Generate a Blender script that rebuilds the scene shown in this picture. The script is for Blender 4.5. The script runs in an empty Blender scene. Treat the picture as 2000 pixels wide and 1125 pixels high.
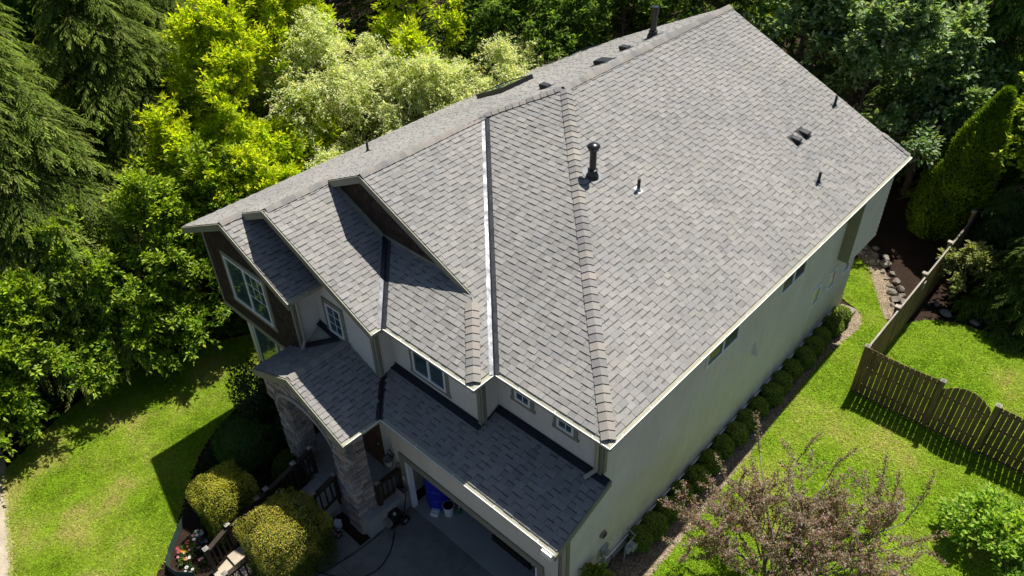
import bpy, math, random
import numpy as np
from mathutils import Matrix, Vector, noise
SC = bpy.context.scene
COL = SC.collection
rnd = random.Random(7)
RS = np.random.RandomState(7)

# ------------------------------------------------------------------ camera
CAM = np.array([5.2768, -8.0234, 16.9])
YAW, PITCH, ROLL = math.radians(-43.88), math.radians(37.899), math.radians(-1.7806)
_d = np.array([math.sin(YAW)*math.cos(PITCH), math.cos(YAW)*math.cos(PITCH), -math.sin(PITCH)])
_r = np.array([math.cos(YAW), -math.sin(YAW), 0.])
_u = np.cross(_r, _d)
_r2 = math.cos(ROLL)*_r + math.sin(ROLL)*_u
_u2 = -math.sin(ROLL)*_r + math.cos(ROLL)*_u
cd = bpy.data.cameras.new('camera')
cam = bpy.data.objects.new('camera', cd)
COL.objects.link(cam)
cam.matrix_world = Matrix(((_r2[0], _u2[0], -_d[0], CAM[0]), (_r2[1], _u2[1], -_d[1], CAM[1]),
                           (_r2[2], _u2[2], -_d[2], CAM[2]), (0, 0, 0, 1)))
cd.sensor_width = 36
cd.lens = 1486.245/2000*36
cd.clip_start = 0.1
cd.clip_end = 2000
SC.camera = cam

# ------------------------------------------------------------------ sky and sun
SUN = Vector((-0.06, 0.50, 1.0)).normalized()
elev = math.asin(SUN.z)
W = bpy.data.worlds.new('World')
SC.world = W
W.use_nodes = True
nt = W.node_tree
bg = nt.nodes['Background']
sky = nt.nodes.new('ShaderNodeTexSky')
sky.sky_type = 'NISHITA'
sky.sun_disc = False
sky.sun_elevation = elev
sky.sun_rotation = math.atan2(SUN.x, SUN.y)
sky.air_density = 1.0
sky.dust_density = 0.8
nt.links.new(sky.outputs[0], bg.inputs[0])
bg.inputs[1].default_value = 0.056
sl = bpy.data.lights.new('sun', 'SUN')
sl.energy = 5.0
sl.angle = math.radians(0.53)
sl.color = (1.0, 0.955, 0.88)
so = bpy.data.objects.new('sun', sl)
COL.objects.link(so)
so.rotation_euler = SUN.to_track_quat('Z', 'Y').to_euler()
so.location = (0, 0, 60)
SC.view_settings.view_transform = 'Standard'
SC.view_settings.look = 'None'
SC.view_settings.gamma = 1
SC.view_settings.exposure = 0.72
SC.view_settings.use_curve_mapping = False

# ------------------------------------------------------------------ helpers
def srgb(r, g, b):
    f = lambda c: (c/255/12.92 if c <= 10 else ((c/255+.055)/1.055)**2.4)
    return (f(r), f(g), f(b))

class N:
    """small node helper"""
    def __init__(s, name):
        s.m = bpy.data.materials.new(name); s.m.use_nodes = True
        s.t = s.m.node_tree; s.b = s.t.nodes['Principled BSDF']
        s.out = s.t.nodes['Material Output']
    def n(s, typ, **kw):
        x = s.t.nodes.new('ShaderNode'+typ)
        for k, v in kw.items(): setattr(x, k, v)
        return x
    def l(s, a, b): s.t.links.new(a, b)
    def coord(s, kind='Object'):
        if not hasattr(s, 'tc'): s.tc = s.n('TexCoord')
        return s.tc.outputs[kind]
    def noise(s, scale, detail=4, rough=.6, vec=None, scl=None):
        x = s.n('TexNoise'); x.inputs['Scale'].default_value = scale
        x.inputs['Detail'].default_value = detail; x.inputs['Roughness'].default_value = rough
        v = vec or s.coord()
        if scl:
            mp = s.n('Mapping'); mp.inputs['Scale'].default_value = scl; s.l(v, mp.inputs[0]); v = mp.outputs[0]
        s.l(v, x.inputs['Vector']); return x.outputs['Fac']
    def ramp(s, fac, stops):
        x = s.n('ValToRGB'); e = x.color_ramp.elements
        while len(e) < len(stops): e.new(.5)
        for i, (p, c) in enumerate(stops):
            e[i].position = p; e[i].color = (*c, 1) if len(c) == 3 else c
        s.l(fac, x.inputs[0]); return x.outputs[0]
    def mix(s, fac, a, b, mode='MIX'):
        x = s.n('MixRGB', blend_type=mode)
        for i, v in ((0, fac), (1, a), (2, b)):
            if hasattr(v, 'is_linked'): s.l(v, x.inputs[i])
            elif i == 0: x.inputs[0].default_value = v
            else: x.inputs[i].default_value = (*v, 1)
        return x.outputs[0]
    def bump(s, h, strength=.3, dist=.02):
        x = s.n('Bump'); x.inputs['Strength'].default_value = strength; x.inputs['Distance'].default_value = dist
        s.l(h, x.inputs['Height']); s.l(x.outputs[0], s.b.inputs['Normal'])
    def attr(s, name='tone'):
        x = s.n('Attribute'); x.attribute_name = name; return x.outputs['Color']
    def col(s, c):
        if hasattr(c, 'is_linked'): s.l(c, s.b.inputs['Base Color'])
        else: s.b.inputs['Base Color'].default_value = (*c, 1)
    def set(s, rough=.8, spec=.3, metal=0):
        s.b.inputs['Roughness'].default_value = rough
        s.b.inputs['Specular IOR Level'].default_value = spec
        s.b.inputs['Metallic'].default_value = metal
        return s.m

def grainy(name, c, amt=.25, scale=6, fine=60, rough=.8, spec=.25, bump=.15, metal=0):
    m = N(name)
    a = m.noise(scale, 5); b = m.noise(fine, 3)
    lo = tuple(x*(1-amt) for x in c); hi = tuple(min(1, x*(1+amt)) for x in c)
    base = m.ramp(a, [(.3, lo), (.7, hi)])
    g = m.ramp(b, [(.3, (1-amt*.6,)*3), (.7, (1.0,)*3)])
    m.col(m.mix(1.0, base, g, 'MULTIPLY'))
    if bump: m.bump(b, bump, .01)
    return m.set(rough, spec, metal)

def leafmat(name, transl=.35, rough=.45, spec=.35):
    m = N(name)
    c = m.attr('tone')
    m.col(c); m.set(rough, spec)
    tr = m.n('BsdfTranslucent'); m.l(m.mix(1.0, c, (1.25, 1.3, .45), 'MULTIPLY'), tr.inputs[0])
    mx = m.n('MixShader'); mx.inputs[0].default_value = transl
    m.l(m.b.outputs[0], mx.inputs[1]); m.l(tr.outputs[0], mx.inputs[2]); m.l(mx.outputs[0], m.out.inputs[0])
    return m.m

M = {}
def shingle_mat():
    m = N('asphalt_shingle'); c = m.attr('tone')
    f = m.noise(150, 2, .7); g = m.noise(40, 3, .7); lg = m.noise(.35, 3)
    c = m.mix(1, c, m.ramp(f, [(.35, (.72,)*3), (.65, (1.22,)*3)]), 'MULTIPLY')
    c = m.mix(1, c, m.ramp(g, [(.35, (.9, .9, .9)), (.65, (1.08, 1.07, 1.05))]), 'MULTIPLY')
    c = m.mix(1, c, m.ramp(lg, [(.35, (.90, .905, .91)), (.65, (1.07, 1.06, 1.05))]), 'MULTIPLY')
    m.col(c); m.bump(f, .5, .004); return m.set(.93, .2)
M['shingle'] = shingle_mat()
M['deck'] = grainy('roof_decking', (.16, .14, .11))
M['fascia'] = grainy('olive_trim_paint', (.235, .23, .165), .08, 3, 40, .6, .3, .05)
M['soffit'] = grainy('soffit_paint', (.33, .32, .24), .06, 3, 30, .7, .2, .05)
def siding_mat(name, c):
    m = N(name)
    a = m.noise(1.3, 5, .65); st = m.noise(7, 4, .6, scl=(1, 1, .25)); b = m.noise(90, 2)
    base = m.ramp(a, [(.3, tuple(x*.93 for x in c)), (.7, tuple(x*1.05 for x in c))])
    base = m.mix(1, base, m.ramp(st, [(.35, (.95, .945, .93)), (.6, (1, 1, 1))]), 'MULTIPLY')
    sp = m.n('SeparateXYZ'); m.l(m.coord(), sp.inputs[0]); mr_ = m.n('MapRange'); m.l(sp.outputs[2], mr_.inputs[0])
    for i_, v_ in ((1, .2), (2, 1.6), (3, .55), (4, 0.)): mr_.inputs[i_].default_value = v_
    dirt = m.mix(1, m.ramp(m.noise(2.2, 5, .75), [(.42, (0, 0, 0)), (.62, (1, 1, 1))]), mr_.outputs[0], 'MULTIPLY')
    drip = m.ramp(m.noise(2.6, 4, .7, scl=(1, 1, .06)), [(.58, (0, 0, 0)), (.75, (.35, .35, .35))])
    base = m.mix(dirt, base, (.30, .26, .17)); base = m.mix(drip, base, tuple(x*.72 for x in c))
    m.col(base); m.bump(b, .1, .004); return m.set(.62, .35)
M['siding'] = siding_mat('khaki_lap_siding_paint', (.675, .63, .545))
M['stucco'] = siding_mat('khaki_wall_paint', (.66, .615, .505))
M['shake'] = None
def shake_mat():
    m = N('brown_shake'); c = m.attr('tone')
    g = m.noise(18, 4, .7, scl=(3, 3, .4))
    m.col(m.mix(1, c, m.ramp(g, [(.3, (.65,)*3), (.7, (1.2,)*3)]), 'MULTIPLY')); m.bump(g, .4, .01); return m.set(.9, .15)
M['shake'] = shake_mat()
M['white'] = grainy('white_vinyl', (.78, .79, .78), .04, 2, 30, .4, .4, .0)
M['lip'] = grainy('white_gutter_enamel', (.80, .79, .74), .06, 4, 40, .35, .5, .0)
M['gutter'] = grainy('khaki_gutter_enamel', (.36, .34, .26), .08, 4, 40, .4, .5, .0)
def debris_mat():
    m = N('gutter_debris'); a = m.noise(14, 6, .8); b = m.noise(50, 3, .8)
    m.col(m.mix(m.ramp(b, [(.55, (0, 0, 0)), (.68, (1, 1, 1))]), m.ramp(a, [(.35, (.03, .02, .012)), (.7, (.13, .085, .05))]), (.45, .42, .36)))
    m.bump(b, .8, .03); return m.set(.95, .1)
M['debris'] = debris_mat()
def glass_mat():
    m = N('window_glass'); m.col((.035, .07, .075)); m.set(.05, .9); m.b.inputs['IOR'].default_value = 1.6; return m.m  # teal of the reflected surroundings is put into the base colour
M['glass'] = glass_mat()
M['blueglass'] = grainy('blue_reflection_glass', (.030, .060, .095), .25, 1.5, 8, .12, .25, .0)  # dark blue reflection painted as pane colour, real reflection kept weak
M['greypane'] = grainy('grey_reflection_pane', (.20, .25, .28), .1, 3, 20, .15, .7, .0)  # grey-blue painted into the small panes in place of the green lawn reflection
M['flash'] = grainy('dark_valley_metal', (.028, .03, .036), .2, 3, 60, .30, .8, .0, .75)
def valley_mat():
    m = N('weathered_valley_metal'); a = m.noise(3, 5, .7); b = m.noise(22, 4, .7)
    m.col(m.ramp(b, [(.3, (.022, .024, .03)), (.7, (.05, .052, .058))])); m.set(.3, .7, .7)
    m.l(m.ramp(a, [(.3, (.30,)*3), (.7, (.58,)*3)]), m.b.inputs['Roughness']); return m.m
M['flash'] = valley_mat()
M['membrane'] = grainy('dark_flashing_membrane', (.02, .022, .028), .2, 5, 60, .7, .3, .1)
M['blackmetal'] = grainy('black_enamel', (.012, .012, .013), .2, 5, 60, .28, .6, .0)
M['blackplastic'] = grainy('black_plastic', (.016, .017, .02), .3, 8, 60, .5, .4, .1)
M['greymetal'] = grainy('galvanised_metal', (.38, .4, .41), .15, 6, 50, .45, .5, .0, .4)
M['leadflash'] = grainy('grey_base_flashing', (.13, .14, .15), .2, 8, 50, .5, .4, .1, .3)
def stone_mat():
    m = N('ledge_stone'); c = m.attr('tone'); g = m.noise(9, 6, .75); h = m.noise(45, 4, .7)
    c = m.mix(1, c, m.ramp(g, [(.3, (.6, .6, .62)), (.7, (1.3, 1.25, 1.2))]), 'MULTIPLY')
    m.col(m.mix(1, c, m.ramp(h, [(.3, (.8,)*3), (.7, (1.1,)*3)]), 'MULTIPLY')); m.bump(g, .9, .04); return m.set(.9, .2)
M['stone'] = stone_mat()
M['mortar'] = grainy('mortar', (.2, .19, .175), .2, 8, 60, .95, .1, .4)
M['concrete'] = grainy('concrete', (.30, .29, .27), .12, 1.2, 70, .9, .2, .2)
def drive_mat():
    m = N('driveway_concrete'); a = m.noise(.7, 6, .6); b = m.noise(120, 2, .8); c3 = m.noise(3.5, 5, .7)
    c = m.ramp(a, [(.3, (.145, .14, .125)), (.7, (.22, .21, .19))])
    c = m.mix(1, c, m.ramp(c3, [(.3, (.75,)*3), (.6, (1.05,)*3)]), 'MULTIPLY')
    m.col(m.mix(1, c, m.ramp(b, [(.3, (.75,)*3), (.7, (1.2,)*3)]), 'MULTIPLY')); m.bump(b, .3, .006); return m.set(.85, .25)
M['drive'] = drive_mat()
def agg_mat():
    m = N('exposed_aggregate'); b = m.noise(70, 3, .8); a = m.noise(2, 4)
    c = m.ramp(b, [(.3, (.22, .18, .13)), (.55, (.42, .36, .27)), (.75, (.56, .50, .40))])
    m.col(m.mix(1, c, m.ramp(a, [(.3, (.8,)*3), (.7, (1.1,)*3)]), 'MULTIPLY')); m.bump(b, .5, .008); return m.set(.9, .2)
M['agg'] = agg_mat()
def soil_mat():
    m = N('bark_mulch'); a = m.noise(1.1, 6, .7); b = m.noise(28, 5, .8)
    c = m.ramp(b, [(.25, (.012, .008, .006)), (.5, (.036, .024, .018)), (.75, (.075, .055, .042))])
    m.col(m.mix(1, c, m.ramp(a, [(.3, (.7,)*3), (.7, (1.25, 1.1, 1.0))]), 'MULTIPLY')); m.bump(b, 1, .05); return m.set(.97, .1)
M['soil'] = soil_mat()
def lawn_mat():
    m = N('lawn_turf'); a = m.noise(.45, 5, .65); b = m.noise(24, 4, .8, scl=(1, .55, 1)); c3 = m.noise(1.6, 5, .7)
    g = m.ramp(b, [(.25, (.08, .12, .008)), (.5, (.17, .25, .014)), (.78, (.30, .37, .035))])
    dry = m.ramp(b, [(.25, (.16, .14, .04)), (.75, (.38, .32, .13))])
    f = m.mix(1, m.ramp(a, [(.55, (0, 0, 0)), (.8, (.7, .7, .7))]), m.ramp(c3, [(.35, (.2,)*3), (.65, (1,)*3)]), 'MULTIPLY')
    m.col(m.mix(f, g, dry)); m.bump(b, .9, .04); return m.set(.95, .1)
M['lawn'] = lawn_mat()
def gravel_mat():
    m = N('pea_gravel'); v = m.n('TexVoronoi'); v.inputs['Scale'].default_value = 38; m.l(m.coord(), v.inputs['Vector'])
    a = m.noise(2, 4)
    c = m.ramp(v.outputs['Color'], [(.2, (.12, .085, .055)), (.5, (.22, .165, .11)), (.8, (.38, .31, .22))])
    m.col(m.mix(1, c, m.ramp(a, [(.3, (.75,)*3), (.7, (1.1,)*3)]), 'MULTIPLY')); m.bump(v.outputs['Distance'], .8, .02); return m.set(.9, .2)
M['gravel'] = gravel_mat()
def wood_mat(name, c, amt=.45):
    m = N(name); t = m.attr('tone'); g = m.noise(5, 6, .7, scl=(5, 5, .35)); k = m.noise(1.5, 4)
    base = m.ramp(g, [(.3, tuple(x*(1-amt) for x in c)), (.7, tuple(x*(1+amt) for x in c))])
    base = m.mix(1, base, m.ramp(k, [(.3, (.8, .82, .78)), (.7, (1.1, 1.1, 1.1))]), 'MULTIPLY')
    oi = m.n('ObjectInfo'); base = m.mix(1, base, m.ramp(oi.outputs['Random'], [(0, (.68, .7, .72)), (.5, (1, 1, 1)), (1, (1.22, 1.16, 1.08))]), 'MULTIPLY')
    m.col(base); m.bump(g, .4, .006); return m.set(.85, .2)
M['fence'] = wood_mat('weathered_fence_wood', (.19, .135, .072))
M['rail'] = wood_mat('dark_stained_rail_wood', (.05, .036, .027))
M['cap'] = wood_mat('grey_weathered_wood', (.29, .265, .23), .25)
M['bark'] = wood_mat('tree_bark', (.085, .066, .05))
M['twig'] = wood_mat('grey_twig_bark', (.20, .17, .15), .3)
M['leaf'] = leafmat('broad_leaf', .55, .6, .12)
M['hedge'] = leafmat('hedge_leaf', .22, .6, .12)
M['gloss'] = leafmat('glossy_leaf', .42, .42, .25)
M['needle'] = leafmat('conifer_spray', .45, .8, .06)
M['petal'] = leafmat('petal', .5, .8, .06)
M['blade'] = leafmat('grass_blade', .45, .8, .05)
M['rock'] = grainy('field_rock', (.21, .19, .155), .35, 3, 25, .9, .2, .6)
M['blue'] = grainy('blue_plastic', (.012, .02, .32), .1, 3, 40, .4, .4, .0)
M['bucket'] = grainy('white_plastic', (.62, .63, .64), .08, 5, 40, .45, .4, .0)
M['carpaint'] = grainy('pale_car_paint', (.45, .47, .5), .02, 2, 10, .18, .6, .0)
M['rubber'] = grainy('rubber', (.015, .015, .015), .2, 8, 50, .8, .2, .1)
M['green_plastic'] = grainy('green_plastic', (.02, .13, .06), .1, 5, 30, .45, .4, .0)
M['orange_plastic'] = grainy('grey_machine_panel', (.22, .20, .18), .1, 5, 30, .5, .4, .0)
M['net'] = grainy('green_netting', (.05, .09, .075), .3, 60, 120, .8, .2, .3)
M['doorwood'] = wood_mat('brown_door_wood', (.10, .055, .03))
M['lampglass'] = grainy('lantern_glass', (.35, .34, .3), .05, 5, 10, .15, .6, .0)

def new_mesh(name, verts, faces, mat, tones=None, tdom='FACE', smooth=False):
    me = bpy.data.meshes.new(name)
    me.from_pydata([tuple(map(float, v)) for v in verts], [], faces)
    if tones is not None:
        at = me.attributes.new('tone', 'FLOAT_COLOR', tdom)
        at.data.foreach_set('color', np.asarray([(*t[:3], 1) for t in tones], np.float32).ravel())
    for mm in (mat if isinstance(mat, (list, tuple)) else [mat]): me.materials.append(mm)
    if smooth: me.polygons.foreach_set('use_smooth', [True]*len(me.polygons))
    return me
ROOTLOC = {}
def link(name, me, parent=None):
    o = bpy.data.objects.new(name, me); COL.objects.link(o)
    if parent is not None:
        o.parent = parent
        if parent.name in ROOTLOC:
            o.matrix_parent_inverse = Matrix.Translation(-Vector(ROOTLOC[parent.name]))
    return o
def obj(name, verts, faces, mat, parent=None, **kw):
    return link(name, new_mesh(name, verts, faces, mat, **kw), parent)
def tag(o, label=None, cat=None, group=None, kind=None):
    if label: o['label'] = label
    if cat: o['category'] = cat
    if group: o['group'] = group
    if kind: o['kind'] = kind
    return o
def thing(name, loc, label, cat, group=None):
    o = bpy.data.objects.new(name, None); COL.objects.link(o)
    o.empty_display_size = .2
    o.location = loc; ROOTLOC[o.name] = tuple(loc)
    return tag(o, label, cat, group)

class MB:
    """collects simple solids into one mesh"""
    def __init__(s): s.v = []; s.f = []; s.t = []
    def add(s, vs, fs, tone=(1, 1, 1)):
        o = len(s.v); s.v += [tuple(v) for v in vs]; s.f += [tuple(i+o for i in f) for f in fs]; s.t += [tone]*len(fs); return s
    def box(s, x0, y0, z0, x1, y1, z1, tone=(1, 1, 1)):
        return s.add([(x0, y0, z0), (x1, y0, z0), (x1, y1, z0), (x0, y1, z0), (x0, y0, z1), (x1, y0, z1), (x1, y1, z1), (x0, y1, z1)],
                     [(0, 3, 2, 1), (4, 5, 6, 7), (0, 1, 5, 4), (1, 2, 6, 5), (2, 3, 7, 6), (3, 0, 4, 7)], tone)
    def obox(s, c, ax, ay, az, hx, hy, hz, tone=(1, 1, 1)):
        c, ax, ay, az = map(np.array, (c, ax, ay, az))
        vs = [c+ax*hx*i+ay*hy*j+az*hz*k for i, j, k in ((-1, -1, -1), (1, -1, -1), (1, 1, -1), (-1, 1, -1), (-1, -1, 1), (1, -1, 1), (1, 1, 1), (-1, 1, 1))]
        return s.add(vs, [(0, 3, 2, 1), (4, 5, 6, 7), (0, 1, 5, 4), (1, 2, 6, 5), (2, 3, 7, 6), (3, 0, 4, 7)], tone)
    def beam(s, a, b, w, h, up=(0, 0, 1), tone=(1, 1, 1)):
        a, b = np.array(a, float), np.array(b, float); d = b-a; L = np.linalg.norm(d); d = d/L
        sd = np.cross(d, up); sd = sd/max(1e-9, np.linalg.norm(sd)); u = np.cross(sd, d)
        return s.obox((a+b)/2, d, sd, u, L/2, w/2, h/2, tone)
    def prism(s, poly, off, tone=(1, 1, 1)):
        n = len(poly); p = [np.array(q, float) for q in poly]; o = np.array(off, float)
        return s.add(p+[q+o for q in p], [tuple(range(n)), tuple(range(2*n-1, n-1, -1))]+[(i, i+n, (i+1) % n+n, (i+1) % n) for i in range(n)], tone)
    def tube(s, pts, rad, n=8, tone=(1, 1, 1), cap=True):
        pts = [np.array(p, float) for p in pts]; o = len(s.v)
        if not hasattr(rad, '__len__'): rad = [rad]*len(pts)
        ref = None
        for i, p in enumerate(pts):
            d = pts[min(i+1, len(pts)-1)]-pts[max(i-1, 0)]; d = d/max(1e-9, np.linalg.norm(d))
            if ref is None: ref = np.array((1., 0, 0)) if abs(d[0]) < .8 else np.array((0, 1., 0))
            a = ref-d*(ref@d); a = a/max(1e-9, np.linalg.norm(a)); ref = a; b = np.cross(d, a)
            for k in range(n):
                t = 2*math.pi*k/n; s.v.append(tuple(p+rad[i]*(math.cos(t)*a+math.sin(t)*b)))
        for i in range(len(pts)-1):
            for k in range(n):
                s.f.append((o+i*n+k, o+i*n+(k+1) % n, o+(i+1)*n+(k+1) % n, o+(i+1)*n+k)); s.t.append(tone)
        if cap:
            s.f.append(tuple(o+k for k in range(n-1, -1, -1))); s.f.append(tuple(o+(len(pts)-1)*n+k for k in range(n))); s.t += [tone]*2
        return s
    def lathe(s, c, prof, n=16, tone=(1, 1, 1)):
        c = np.array(c, float)
        return s.tube([c+np.array((0, 0, z)) for r, z in prof], [r for r, z in prof], n, tone)
    def obj(s, name, mat, parent=None, smooth=False, tone=False):
        return obj(name, s.v, s.f, mat, parent, tones=s.t if tone else None, smooth=smooth)

def fast_mesh(name, V, F, mat, tone=None, smooth=False):
    """V (n,3), F (m,k) numpy"""
    me = bpy.data.meshes.new(name)
    V = np.asarray(V, np.float32); F = np.asarray(F, np.int32); m, k = F.shape
    me.vertices.add(len(V)); me.vertices.foreach_set('co', V.ravel())
    me.loops.add(m*k); me.loops.foreach_set('vertex_index', F.ravel())
    me.polygons.add(m); me.polygons.foreach_set('loop_start', np.arange(m, dtype=np.int32)*k)
    me.polygons.foreach_set('loop_total', np.full(m, k, np.int32))
    if smooth: me.polygons.foreach_set('use_smooth', np.ones(m, bool))
    me.update(calc_edges=True)
    if tone is not None:
        at = me.attributes.new('tone', 'FLOAT_COLOR', 'POINT')
        c = np.ones((len(V), 4), np.float32); c[:, :3] = tone
        at.data.foreach_set('color', c.ravel())
    me.materials.append(mat)
    return me
def unit(a): return a/np.maximum(1e-9, np.linalg.norm(a, axis=-1, keepdims=True))
def leaves(P, A, Nn, L, Wd, tone, fold=.25, tip=1.0):
    """folded leaves: base P, axis A, normal N, length L, width W, colours tone -> V,F,T"""
    n = len(P); A = unit(A); S = unit(np.cross(A, Nn)); U = np.cross(S, A)
    L = np.broadcast_to(np.asarray(L, float), (n,))[:, None]; Wd = np.broadcast_to(np.asarray(Wd, float), (n,))[:, None]
    V = np.stack([P, P+A*L*.45+S*Wd*.5+U*Wd*fold, P+A*L*tip, P+A*L*.45-S*Wd*.5+U*Wd*fold], 1).reshape(-1, 3)
    b = np.arange(n)[:, None]*4
    F = np.concatenate([b+np.array([0, 1, 2]), b+np.array([0, 2, 3])], 0)
    return V, F, np.repeat(tone, 4, 0)
def tones(n, pal, w=None, jit=.18, rs=RS):
    pal = np.array(pal); i = rs.choice(len(pal), n, p=w)
    return np.clip(pal[i]*(1+jit*rs.randn(n, 1))*(1+.06*rs.randn(n, 3)), .002, 1)
# ------------------------------------------------------------------ terrain
def sstep(a, b, x):
    t = np.clip((x-a)/(b-a), 0, 1); return t*t*(3-2*t)
LOW = -0.95
def hgt(x, y):
    x = np.asarray(x, float); y = np.asarray(y, float)
    a = -0.75+(-13+0.75)*sstep(6, 14, y)
    s = sstep(0, 1, (x-a)/(-.45-a))
    s = s*sstep(-5, -1, y)
    h = LOW*(1-s)
    # forest floor rises slowly away from the house
    d = np.maximum(0, np.maximum(-17.5-x, np.maximum(y-17, x-9)))
    return h+np.minimum(6, d*.05)
def grid_axis(lo, hi, step, far):
    a = np.arange(lo, hi+step/2, step); e = []
    s = step; x = hi
    while x < far: s *= 1.35; x += s; e.append(x)
    b = []; s = step; x = lo
    while x > -far: s *= 1.35; x -= s; b.append(x)
    return np.concatenate([b[::-1], a, e])
gx_ = grid_axis(-24, 12, .4, 600); gy_ = grid_axis(-14, 30, .5, 600)
XX, YY = np.meshgrid(gx_, gy_, indexing='ij')
ZZ = hgt(XX, YY)-.03
nx, ny = XX.shape
idx = np.arange(nx*ny).reshape(nx, ny)
Fq = np.stack([idx[:-1, :-1], idx[1:, :-1], idx[1:, 1:], idx[:-1, 1:]], -1).reshape(-1, 4)
me = fast_mesh('ground', np.stack([XX, YY, ZZ], -1).reshape(-1, 3), Fq, M['soil'], smooth=True)
tag(link('ground', me), 'dark brown bark mulch and forest floor around the house', kind='structure')

def inpoly(px, py, poly):
    px = np.asarray(px); py = np.asarray(py); r = np.zeros(px.shape, bool); n = len(poly)
    for i in range(n):
        x0, y0 = poly[i]; x1, y1 = poly[(i+1) % n]
        if y0 == y1: continue
        c = ((y0 > py) != (y1 > py)) & (px < (x1-x0)*(py-y0)/(y1-y0)+x0); r ^= c
    return r
def smooth_poly(poly, it=2):
    for _ in range(it):
        q = []
        for i in range(len(poly)):
            a = np.array(poly[i]); b = np.array(poly[(i+1) % len(poly)])
            q += [tuple(a*.75+b*.25), tuple(a*.25+b*.75)]
        poly = q
    return poly
def sheet(name, poly, dz, mat, label, step=.4, thick=0.0):
    """a draped sheet: grid clipped to polygon by bmesh bisect-free triangulation (grid cells inside + fringe)"""
    import bmesh
    bm = bmesh.new()
    vs = [bm.verts.new((x, y, 0)) for x, y in poly]
    bm.faces.new(vs)
    xs = [p[0] for p in poly]; ys = [p[1] for p in poly]
    for k in np.arange(math.floor(min(xs)/step)*step+.013, max(xs), step):
        bmesh.ops.bisect_plane(bm, geom=bm.verts[:]+bm.edges[:]+bm.faces[:], plane_co=(k, 0, 0), plane_no=(1, 0, 0))
    for k in np.arange(math.floor(min(ys)/step)*step+.017, max(ys), step):
        bmesh.ops.bisect_plane(bm, geom=bm.verts[:]+bm.edges[:]+bm.faces[:], plane_co=(0, k, 0), plane_no=(0, 1, 0))
    bmesh.ops.triangulate(bm, faces=[f for f in bm.faces if len(f.verts) > 4])
    for v in bm.verts: v.co.z = float(hgt(v.co.x, v.co.y))+dz
    bm.normal_update()
    for f in bm.faces:
        if f.normal.z < 0: f.normal_flip()
    me = bpy.data.meshes.new(name); bm.to_mesh(me); bm.free()
    me.polygons.foreach_set('use_smooth', [True]*len(me.polygons))
    me.materials.append(mat)
    return tag(link(name, me), label, kind='structure')

LAWN_L = smooth_poly([(-16.0, -8.0), (-16.5, -6.9), (-17.1, -5.6), (-17.5, -3.7), (-16.9, -1.8), (-16.3, -.5), (-15.6, .9), (-14.2, 1.2), (-13.3, .3), (-13.2, -1.6),
          (-12.5, -3.4), (-11.5, -4.4), (-10.6, -5.2), (-9.4, -6.3), (-9.0, -7.5), (-9.6, -10.3), (-12.1, -9.15), (-13.9, -8.6), (-15.5, -8.15)], 2)
LAWN_R = smooth_poly([(.5, .2), (.5, 2.2), (.38, 7), (.2, 11.2), (.3, 12.4), (.5, 13.8), (.15, 14.5), (-.6, 14.7), (-.95, 15.2), (-1.3, 16.6), (-1.3, 17.6), (-.75, 17.2), (-.1, 16.2), (.5, 15.2), (.9, 14.6), (1.35, 14.3),
          (1.6, 15.1), (2.4, 15.9), (3.8, 16.2), (6.0, 16.0), (9.5, 15.5), (13, 12), (13, 3), (10, -1), (3, -2.5)], 2)
lawn_l = sheet('lawn', LAWN_L, 0.0, M['lawn'], 'sunlit mown front lawn at the left')
lawn_r = sheet('lawn', LAWN_R, 0.0, M['lawn'], 'sunlit mown side lawn along the right wall')
GRAV = [(-.5, .4), (.6, .4), (.6, 2.2), (.46, 7), (.3, 11.0), (.42, 12.4), (.62, 13.9), (.3, 14.6), (-.5, 14.5)]
sheet('gravel_path', GRAV, -.012, M['gravel'], 'pale gravel strip under the boxwood row')
sheet('gravel_bed', smooth_poly([(-2.4, 18.9), (-1.3, 18.5), (-.3, 17.5), (.45, 16.4), (1.0, 15.2), (1.0, 14.5), (.5, 15.1), (-.1, 16.1), (-.75, 17.1), (-1.6, 17.8), (-2.6, 18.0)]), .006, M['gravel'], 'curved gravel strip beside the rockery')
sheet('pavement', smooth_poly([(-17.8, -7.6), (-16.4, -7.75), (-15.2, -8.1), (-13.9, -8.55), (-12.6, -8.85), (-11.4, -9.45), (-9.6, -10.4), (-10, -13), (-19, -11)], 2), .012, M['agg'], 'pale concrete pavement at the far left edge')
# driveway slab with joints, garage floor included
dv = MB()
xs_ = [-6.05, -3.55, -.62]; ys_ = [-12, -8.6, -5.6, -3.1, -.66]
for i in range(2):
    for j in range(4):
        dv.box(xs_[i]+.006, ys_[j]+.006, LOW-.12, xs_[i+1]-.006, ys_[j+1]-.006, LOW+.012)
dv.box(-7.25, -12, LOW-.12, -6.06, -2.4, LOW+.008)
tag(dv.obj('driveway', M['drive']), 'shaded grey concrete driveway before the garage', kind='structure')
gf = MB().box(-5.98, -.655, LOW-.12, -.7, 5.2, LOW+.02)
tag(gf.obj('garage_floor', M['concrete']), 'concrete floor inside the open garage', kind='structure')

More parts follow.
